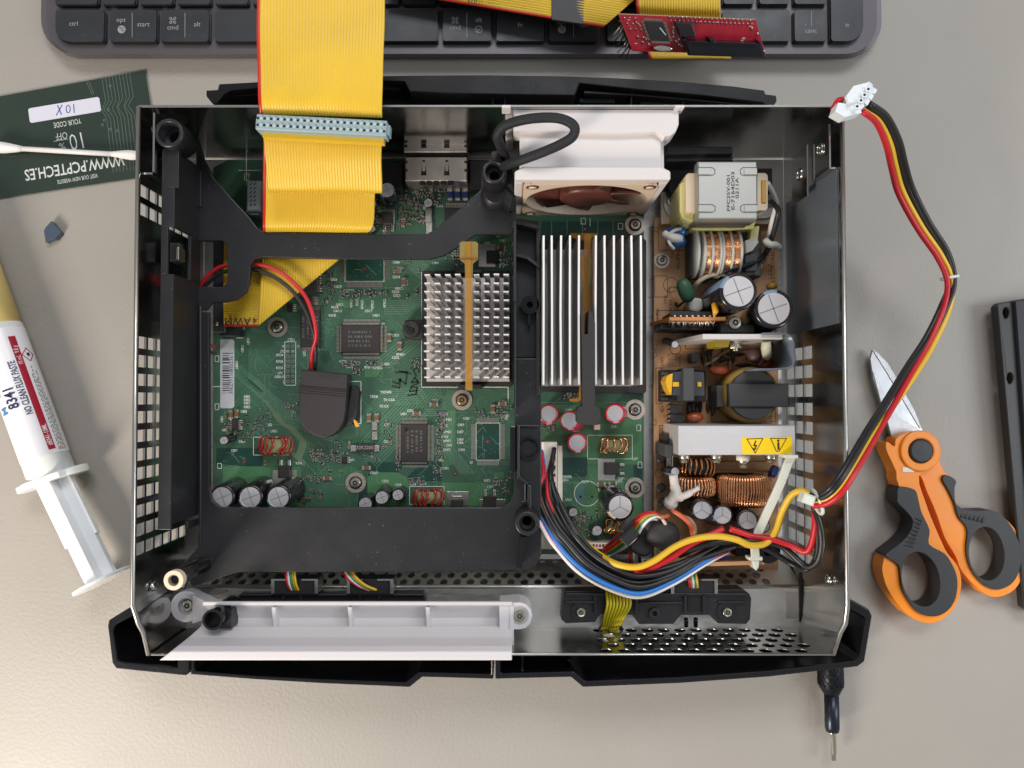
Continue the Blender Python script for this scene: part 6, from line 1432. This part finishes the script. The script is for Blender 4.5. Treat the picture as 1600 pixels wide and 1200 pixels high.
def ide_cable():
    t = thing("ribbon_cable", W(500, 200, 40), "wide yellow ribbon cable hanging over the rear edge of the case with a grey connector", "ribbon cable")
    q = MB(); ribbon(q, [E((403, -60), (601, -60), 84), E((402, 30), (601, 30), 84), E((402, 90), (599, 90), 84), E((404, 150), (597, 150), 83), E((406, 178), (597, 184), 80)])
    q.build("upper_run", t, solid=.35)
    q = MB(); ribbon(q, [E((404, 200), (598, 209), 76), E((412, 212), (597, 216), 74), E((415, 250), (596, 252), 70), E((419, 290), (597, 290), 64), E((420, 298), (597, 299), 61), E((419, 296), (597, 297), 58), E((416, 262), (594, 262), 58)], red=False)
    q.build("folded_run", t, solid=.35)
    q = MB(); ribbon(q, [E((412, 212), (590, 214), 62), E((412, 250), (590, 252), 55), E((411, 300), (586, 300), 49), E((411, 345), (584, 345), 46), E((411, 358), (580, 358), 44), E((411, 363), (574, 363), 40), E((411, 366), (574, 366), 36)])
    q.build("middle_run", t, solid=.35)
    q = MB(); ribbon(q, [E((411, 368), (572, 368), 35), E((411, 392), (544, 392), 35), E((405, 510), (410.0, 506), 33.2)], sub=1, red=False) if 0 else None
    # lower fan: conductors run down and end on the diagonal fold
    L0, R0 = W(411, 368, 34), W(574, 368, 34); L1, R1 = W(404, 509, 33), W(574, 368.5, 33)
    ribbon(q, [(L0, R0), (L0.lerp(L1, .5), R0.lerp(R1, .5)), (L1, R1)], sub=1, red=False); q.build("folded_end", t, solid=.3)
    q = MB(); La, Ra = W(350, 510, 30), W(350, 372, 30); Lb, Rb = W(403, 510, 30), W(566, 376, 30)
    ribbon(q, [(La, Ra), (La.lerp(Lb, .5), Ra.lerp(Rb, .5)), (Lb, Rb)], sub=1); q.text("AWM", 371, 501, 31.6, 5.0, 180, m_ink); q.text("4", 398, 500, 31.6, 4.0, 180, m_ink); q.build("plug_end", t, solid=.3)
    # connector
    q = MB(); A, B = W(395, 188, 84), W(607, 199, 84); d = (B - A).normalized(); nn = Vector((-d.y, d.x, 0)); Lc = (B - A).length; ang = math.degrees(math.atan2(d.y, d.x)); C0 = (A + B) / 2
    q.rbox(C0, Lc - 2, 6.2, 76.5, 83, ang, m_conn, .3); q.rbox(C0, Lc, 4.2, 77, 81, ang, m_conn, .3); q.rbox(C0 - nn * 3.8, Lc - 5, 2.0, 76, 79.5, ang, m_rib)
    cn = q.build("connector", t)
    q = MB(); m_cl = M("connector_light", G(172, 190, 192), .4)
    for k in range(20):
        for s_ in (-1, 1):
            c = A + d * (Lc * (k + .62) / 20.3) + nn * s_ * 1.35
            q.rbox(c, .85, .85, 82.9, 83.15, ang, m_dark)
            if k < 19: c2 = c + d * 1.38; q.lathe((c2.x, c2.y), [(.85, 82.9), (.7, 83.4), (.2, 83.5)], m_cl, 10)
    q.build("contact_rows", cn)
ide_cable()
def upper_ribbon():
    t = thing("ribbon_cable", W(870, 0, 20), "yellow ribbon cable with black tape band lying folded across the top keyboard keys", "ribbon cable")
    z = 22
    q = MB(); a = W(600, -14, z); b = W(942, 43, z + 2); d = (b - a).normalized(); n_ = Vector((-d.y, d.x, 0)); wd = 51
    fold = W(1092, -88, z + 2)
    ribbon(q, [(a, a + n_ * wd), (b, fold)], sub=1, n=40)
    q.text("LI YING 3005", 770, 7, z + 1.1, 4.6, 180 - 10, m_ink); q.build("run", t, solid=.3)
    q = MB(); q.pprism([(861, -60), (862, 31), (912, 38), (915, -60)], z + .9, z + 2.2, M("black_tape", (.010, .010, .011), .5, bump=.5, bscale=80)); q.build("tape_band", t, bevel=.3)
    q = MB(); ribbon(q, [(W(942, 42, z + 3), W(860, -110, z + 3)), (W(1060, -72, z + 3), W(980, -220, z + 3))], sub=1, n=40, red=False); q.build("folded_run", t, solid=.3) if 0 else None
    q = MB(); A_, B_ = W(913, 34, z + 2.4), W(942, 42, z + 2.4); C_, D_ = W(1000, -20, z + 2.4), W(990, -40, z + 2.4)
    t2 = thing("ribbon_cable", W(1060, 0, 20), "short yellow ribbon end running up behind the red adapter board", "ribbon cable")
    q = MB(); ribbon(q, [E((993, -70), (1125, -70), 30), E((994, -20), (1125, -20), 29), E((994, 10), (1125, 14), 27), E((996, 24), (1127, 30), 22), E((1005, 60), (1136, 66), 15), E((1015, 92), (1142, 92), 14)], n=32); q.build("run", t2, solid=.3)
upper_ribbon()

# =================================================================== RED ADAPTER BOARD
def adapter():
    t = thing("adapter_board", W(1080, 55, 20), "small red circuit board with black slot connector resting on the keyboard", "circuit board")
    A, B, C_, D = W(966, 22, 40), W(1181, 31, 40), W(1197, 86, 30), W(988, 80, 30)      # back-left, back-right, front-right, front-left
    nn = (B - A).cross(D - A).normalized(); nn = nn if nn.z > 0 else -nn
    def S(u, v, h=0): return (A * (1 - u) + B * u) * (1 - v) + (D * (1 - u) + C_ * u) * v + nn * h
    m_rp = M("red_solder_mask", (.46, .012, .030), .3, coat=.3, var=.2, vscale=200); m_ed = M("board_edge", G(180, 150, 130), .6); m_tr = M("red_track", (.62, .07, .09), .3)
    def bx(mbx, u0, u1, v0, v1, h0, h1, m, ins=0):
        vs = [S(u, v, h0) for u, v in ((u0, v0), (u1, v0), (u1, v1), (u0, v1))] + [S(u, v, h1) for u, v in ((u0 + ins, v0 + ins * 2.5), (u1 - ins, v0 + ins * 2.5), (u1 - ins, v1 - ins * 2.5), (u0 + ins, v1 - ins * 2.5))]
        mbx.add(vs, [(0, 1, 2, 3), (7, 6, 5, 4), (0, 4, 5, 1), (1, 5, 6, 2), (2, 6, 7, 3), (3, 7, 4, 0)], m)
    q = MB(); bx(q, 0, 1, 0, 1, -1.6, -.1, m_ed); bx(q, .001, .999, .004, .996, -.1, 0, m_rp); rr = random.Random(4)
    for _ in range(46):
        u, v = rr.uniform(.02, .95), rr.uniform(.05, .9); L = rr.uniform(.02, .08)
        vert = rr.random() < .5; q.add([S(u, v, .03), S(u + (.003 if vert else L), v, .03), S(u + (.003 if vert else L), v + (L * 3 if vert else .012), .03), S(u, v + (L * 3 if vert else .012), .03)], [(0, 1, 2, 3)], m_tr)
    for _ in range(30):
        u, v = rr.uniform(.03, .97), rr.uniform(.1, .9); q.add([S(u, v, .05), S(u + .02, v, .05), S(u + .02, v + .02, .05), S(u, v + .02, .05)], [(0, 1, 2, 3)], m_silk)
    q.build("board", t)
    q = MB(); bx(q, .17, .31, .15, .68, .2, 1.6, m_chip, .004)
    for k in range(14):
        f = (k + .5) / 14; 
        for s_ in (0, 1): bx(q, .17 + .14 * f - .0025, .17 + .14 * f + .0025, (.08 if s_ == 0 else .68), (.15 if s_ == 0 else .75), .05, .3, m_lead); bx(q, (.15 if s_ == 0 else .31), (.17 if s_ == 0 else .33), .15 + .53 * f - .008, .15 + .53 * f + .008, .05, .3, m_lead)
    q.add([S(.265, .3, 1.63), S(.275, .3, 1.63), S(.30, .5, 1.63), S(.29, .5, 1.63)], [(0, 1, 2, 3)], m_silk)
    q.build("controller_chip", t)
    q = MB(); bx(q, .39, .52, .1, .52, .2, 4, M("adapter_block", (.02, .015, .02), .35), .008); q.build("jumper_block", t, bevel=.2)
    q = MB(); P = [S(.235 + .07 * math.cos(R(a)) * (1 if 1 else 0), .86 + .08 * math.sin(R(a)), .1) for a in range(0, 360, 20)]
    q.add(P + [p + nn * 3 for p in P], [tuple(range(18)), tuple(range(18, 36))[::-1]] + [(i, (i + 1) % 18, 18 + (i + 1) % 18, 18 + i) for i in range(18)], M("crystal_can", (.75, .72, .68), .2, 1)); q.build("crystal", t, bevel=.3, merge=True)
    q = MB(); m_sk = M("socket_black", (.010, .012, .018), .3)
    bx(q, .42, .96, .60, .98, .1, 6.5, m_sk); bx(q, .405, .43, .55, 1.0, .1, 5, m_sk); bx(q, .955, .975, .55, 1.0, .1, 6, m_sk); bx(q, .60, .635, .5, .6, .1, 7.5, m_sk); bx(q, .46, .59, .655, .69, 6.51, 6.7, m_dark); bx(q, .64, .92, .655, .69, 6.51, 6.7, m_dark); bx(q, .44, .94, .575, .60, 6.2, 7.2, m_sk)
    for k in range(15): bx(q, .46 + k * .031, .467 + k * .031, .985, 1.0, 4, 4.6, m_gold)
    q.build("slot_connector", t, bevel=.25)
    q = MB()
    def dome(u, v, r=.55): p = S(u, v, .05); q.lathe((p.x, p.y), [(r, p.z - .3), (r * .8, p.z + .5), (r * .3, p.z + .9), (.01, p.z + .95)], m_sold, 10)
    for k in range(20):
        for v in (.02, .13): dome(.37 + k * .031, v)
    for k in range(7):
        for v in (.45, .58): 
            if k > 3: dome(.06 + k * .0, v) if 0 else None
    for u in (.03, .07, .11): 
        for v in (.1, .25, .4): dome(u + v * .04, v)
    for u, v in ((.08, .6), (.12, .62), (.1, .75), (.14, .8), (.36, .4), (.35, .55), (.37, .7), (.98, .4), (.99, .9), (.95, .25)): dome(u, v, .7)
    for _ in range(40):
        u, v = rr.uniform(.10, .38), rr.uniform(.15, .85)
        if not (.14 < u < .33): bx(q, u, u + .012, v, v + .05, .1, .7, m_sold)
    q.build("solder_points", t)
    q = MB()
    for k in range(5):
        for s_ in (0, 1):
            a = S(.01 - s_ * .012, .3 + k * .14, -1.8); q.tube([a, a + Vector((-2 - s_ * 2.4, -4.5, -3))], .32, m_sold if k % 3 == 0 else m_ink, 6)
    bx(q, -.015, .03, .22, .98, -4.5, -1.7, m_blk); q.build("pin_header", t)
adapter()

# =================================================================== MAIN WIRE HARNESS (power supply to motherboard)
def harness():
    t = thing("power_harness", W(950, 850, 40), "thick curved bundle of power wires plugged into the green board, blue and white outermost", "cable")
    def w_(cn, pts, r=1.15): MB().tube(pspl(pts, 9), r, wires[cn], 12).build("wire", t)
    base = [(0, 0), (0, 0)]
    def path(off, zc, startx=862, sy=703, rr=1):
        """off: px outward offset from the bundle's inner line"""
        inner = [(startx, sy), (862, 742), (870, 775), (886, 810), (905, 836), (930, 862), (965, 884), (1000, 893), (1040, 888), (1085, 870), (1122, 850)]
        nrm = [(-1, 0), (-1, .05), (-1, .15), (-.95, .4), (-.8, .6), (-.6, .8), (-.3, .95), (0, 1), (.25, .97), (.4, .92), (.4, .9)]
        zz = [25, 33, 38, 42, 45, 47, 49, 50, 48, 44, 40]
        return [(x + nx * off * (0.35 if i < 2 else 1), y + ny * off * (.3 if i > 8 else (.65 if i > 7 else 1)), min(z_, zc + 0 * i) if i > 1 else z_) for i, ((x, y), (nx, ny), z_) in enumerate(zip(inner, nrm, zz))]
    cols = [("black", 0, 46), ("black", 6.5, 49), ("black", 12, 44), ("red", 14, 40), ("black", 18, 48), ("black", 23, 50), ("orange", 26, 43), ("black", 28, 46), ("red", 34, 40), ("black", 30, 40), ("blue", 34, 50), ("red", 37, 44), ("white", 40, 45), ("black", 9, 38), ("black", 3, 40), ("black", 20, 40)]
    hj = random.Random(8)
    for i, (cn, off, zc) in enumerate(cols):
        sx_ = 866 if cn != "blue" else 856; P = path(off, zc, 866 - (off > 25) * 8, 700 + (i % 11) * 10 if cn != "blue" else 700)
        if cn != "blue": P = [(P[0][0], P[0][1] + 0, 25)] + [p for p in P[1:] if p[1] > P[0][1] + 8]
        P = [P[0]] + [(x + hj.uniform(-1.3, 1.3), y + hj.uniform(-1.3, 1.3), z_ + hj.uniform(-1, 1)) for x, y, z_ in P[1:]]
        w_(cn, P, 1.08 if cn == "black" else .98)
    # yellow, red, black that carry on to the right towards the drive lead
    w_("yellow", [(896, 826, 38), (914, 848, 40), (938, 868, 44), (965, 882, 50), (995, 886, 53), (1022, 876, 54), (1055, 854, 54), (1085, 842, 54), (1120, 838, 54), (1150, 843, 53), (1172, 852, 50), (1196, 849, 48), (1212, 830, 48), (1222, 800, 50), (1236, 775, 54), (1252, 767, 58), (1268, 774, 62), (1290, 778, 66)], 1.45)
    w_("red", [(915, 858, 40), (950, 884, 42), (1000, 892, 46), (1040, 876, 48), (1080, 850, 48), (1105, 838, 48), (1130, 826, 47)], 1.4)
    w_("red", [(1140, 826, 44), (1175, 838, 46), (1205, 842, 48), (1235, 852, 50), (1258, 862, 53), (1268, 850, 56), (1274, 820, 60), (1274, 800, 63), (1284, 786, 66)], 1.45)
    w_("black", [(1060, 868, 40), (1100, 852, 44), (1150, 845, 46), (1200, 848, 46), (1225, 856, 47), (1250, 878, 50), (1264, 886, 53), (1278, 876, 57), (1284, 850, 60), (1281, 820, 62), (1272, 792, 65)], 1.45)
    w_("black", [(1080, 874, 38), (1130, 854, 40), (1190, 856, 42), (1235, 880, 44), (1260, 890, 50), (1275, 872, 54), (1278, 840, 58), (1274, 800, 62)], 1.35)
    w_("black", [(1000, 905, 40), (1060, 890, 42), (1105, 870, 44), (1150, 852, 42)], 1.3)
    # thin multicolour flat leads
    five = ["red", "white", "green", "darkyellow"]
    for k, cn in enumerate(["red", "green", "yellow", "green", "white"]):
        MB().tube(pspl([(944 + k * 4, 857 + k * 1.5, 27), (960 + k * 3, 842 + k * 2, 34), (975 + k * 3, 826 + k * 3, 40), (990 + k * 2, 812 + k * 4, 44), (1006 + k * 1, 803 + k * 3, 45), (1022, 801 + k * 2.4, 45), (1036, 812 + k * 1, 42)], 7), .75, wires[cn], 8).build("thin_wire", t)
    for k, cn in enumerate(["red", "darkyellow", "green", "white"]):
        MB().tube(pspl([(936 + k * 5, 866 + k * .5, 30), (962 + k * 3, 849 + k * 3, 38), (985 + k * 2, 830 + k * 4, 46), (1003 + k, 808 + k * 4, 50), (1020, 802 + k * 2, 52), (1032, 808, 50), (1040, 816 + k, 46)], 7), .72, wires[cn], 8).build("thin_wire", t)
    for cn, pts in (("orange", [(1048, 797, 44), (1064, 806, 46), (1078, 820, 46), (1082, 840, 42), (1076, 855, 36)]), ("brown", [(1062, 806, 44), (1078, 812, 46), (1086, 828, 45), (1082, 846, 42), (1070, 858, 36)]), ("orange", [(1022, 806, 44), (1036, 808, 46), (1044, 806, 44)])):
        MB().tube(pspl(pts), 1.0, wires[cn], 8).build("thin_wire", t)
    for k, cn in enumerate(("red", "white", "black")): MB().tube(pspl([(984 + k * 7, 862, 22), (985 + k * 6 + k * k, 886, 20)], 4), .8, wires[cn], 8).build("thin_wire", t)
    for k, cn in enumerate(("white", "yellow", "red")): MB().tube(pspl([(1044 + k * 5, 846, 26), (1052 + k * 5, 868, 24)], 4), .6, wires[cn], 8).build("thin_wire", t)
    q = MB(); m_tp = M("harness_tape", (.016, .015, .015), .45, bump=.5, bscale=400)
    q.rbox(W(984, 826, 47), 7.2, 4.6, 39, 48, 42, m_tp, .6); q.rbox(W(984, 838, 51), 8, 5, 45, 52, 42, m_tp, .6); q.build("tape_band", t)
    q = MB(); A_, B_ = W(1018, 825, 38), W(1040, 835, 38); q.tube(pspl([(1018, 826, 40), (1026, 830, 41), (1040, 834, 41), (1052, 826, 38)], 5), [4.6, 5.6, 6.2, 6.6, 6.8, 6.9, 7, 7, 7, 7, 6.8, 6.4, 6, 5.2, 4.2, 3], m_blkt, 20)
    q.text("JUM", 1021, 826, 48.5, 4, 80, m_stripe) if 0 else None; q.build("ferrite_sleeve", t)
    q = MB(); q.pprism([(984, 848), (1000, 838), (1018, 832), (1026, 845), (1022, 862), (1010, 872), (996, 868), (986, 862)], 24, 40, m_blkt); q.build("ferrite_sleeve", t, bevel=2, seg=3)
harness()

# =================================================================== DRIVE POWER LEAD (runs out over the right wall)
def lead():
    t = thing("drive_power_lead", W(1420, 500, 30), "red, yellow and black lead running over the right case wall to a white plug", "cable")
    C0 = [(1268, 783, 68), (1290, 779, 74), (1310, 762, 78), (1332, 728, 76), (1362, 676, 66), (1392, 628, 52), (1425, 574, 40), (1452, 530, 34), (1474, 482, 32), (1483, 440, 34)]
    C1 = [(1470, 400, 36), (1440, 354, 40), (1412, 300, 46), (1400, 262, 54), (1390, 225, 64), (1374, 190, 74), (1352, 172, 82)]
    def nrm(P):
        out = []
        for i, p in enumerate(P):
            a, b = P[max(0, i - 1)], P[min(len(P) - 1, i + 1)]; d = Vector((b[0] - a[0], b[1] - a[1])); d.normalize(); out.append((d.y, -d.x))
        return out
    P = C0 + C1; N = nrm(P)
    def w_(cn, offs, dz, r):
        pts = []
        for i, (p, n_) in enumerate(zip(P, N)):
            f = i / (len(P) - 1); k = f * (len(offs) - 1); a = int(min(k, len(offs) - 2)); o = offs[a] + (offs[a + 1] - offs[a]) * (k - a)
            pts.append((p[0] + n_[0] * o * .95, p[1] + n_[1] * o * .95, p[2] + dz))
        MB().tube(pspl(pts, 7), r, wires[cn], 12).build("wire", t)
    w_("black", [9, 10, 9, 8, 5, -7, -9, -10, -8], .5, 1.2); w_("black", [3, 4, 4, 4, -4, -13, -16, -17, -13], 1.5, 1.2)
    w_("red", [-8, -9, -9, -4, 0, 6, 9, 6, 4], 2, 1.25); w_("yellow", [-2, -2, -4, -11, -9, -1, 1, -1, 3], 1, 1.25)
    # plug
    q = MB(); zz = 84
    q.pprism([(1322, 162), (1332, 142), (1358, 127), (1364, 132), (1364, 136), (1371, 140), (1368, 146), (1362, 146), (1366, 149), (1362, 156), (1356, 153), (1360, 157), (1356, 164), (1350, 160), (1351, 166), (1345, 172), (1347, 176), (1330, 180), (1321, 183), (1305, 174), (1310, 160)], 78, zz, m_ivory2 := M("plug_white", G(222, 228, 232), .45, sss=.1))
    q.pprism([(1322, 150), (1334, 134), (1358, 128), (1344, 158), (1326, 160)], zz, zz + 1.6, m_ivory2)
    for x, y in ((1357, 139), (1351, 148), (1345.5, 156.5), (1339.5, 166)): q.pbox(x - 4, y - 3.5, x + 3.5, y + 4, zz + 1.6, zz + 2.6, m_ivory2); q.rbox(W(x, y, zz + 2.7), .9, .9, zz + 2.6, zz + 2.75, 30, m_dark)
    q.build("plug", t, bevel=.4)
    for cn, pts in (("red", [(1326, 158, 78), (1312, 156, 76), (1304, 166, 74), (1300, 172, 66)]), ("black", [(1343, 174, 80), (1330, 180, 77), (1316, 186, 75), (1306, 190, 70)])): MB().tube(pspl(pts), 1.2, wires[cn], 10).build("wire", t)
    # cable ties
    def tie(c, rx, ang, name="cable_tie"):
        q = MB(); p = W(*c); a = R(ang); pts = [p + Vector((math.cos(R(k * 18)) * rx * math.cos(a), math.cos(R(k * 18)) * rx * math.sin(a), math.sin(R(k * 18)) * rx * .75)) for k in range(20)]
        q.tube(pts, .8, m_nyl, 6, closed=True); return q
    tie((1484, 434, 34), 3.6, 10).build("cable_tie", t)
    q = tie((1276, 784, 70), 5.2, 110); q.rbox(W(1263, 780, 74), 5, 4.2, 70, 75.5, -20, m_nyl, .8); q.build("cable_tie", t)
lead()
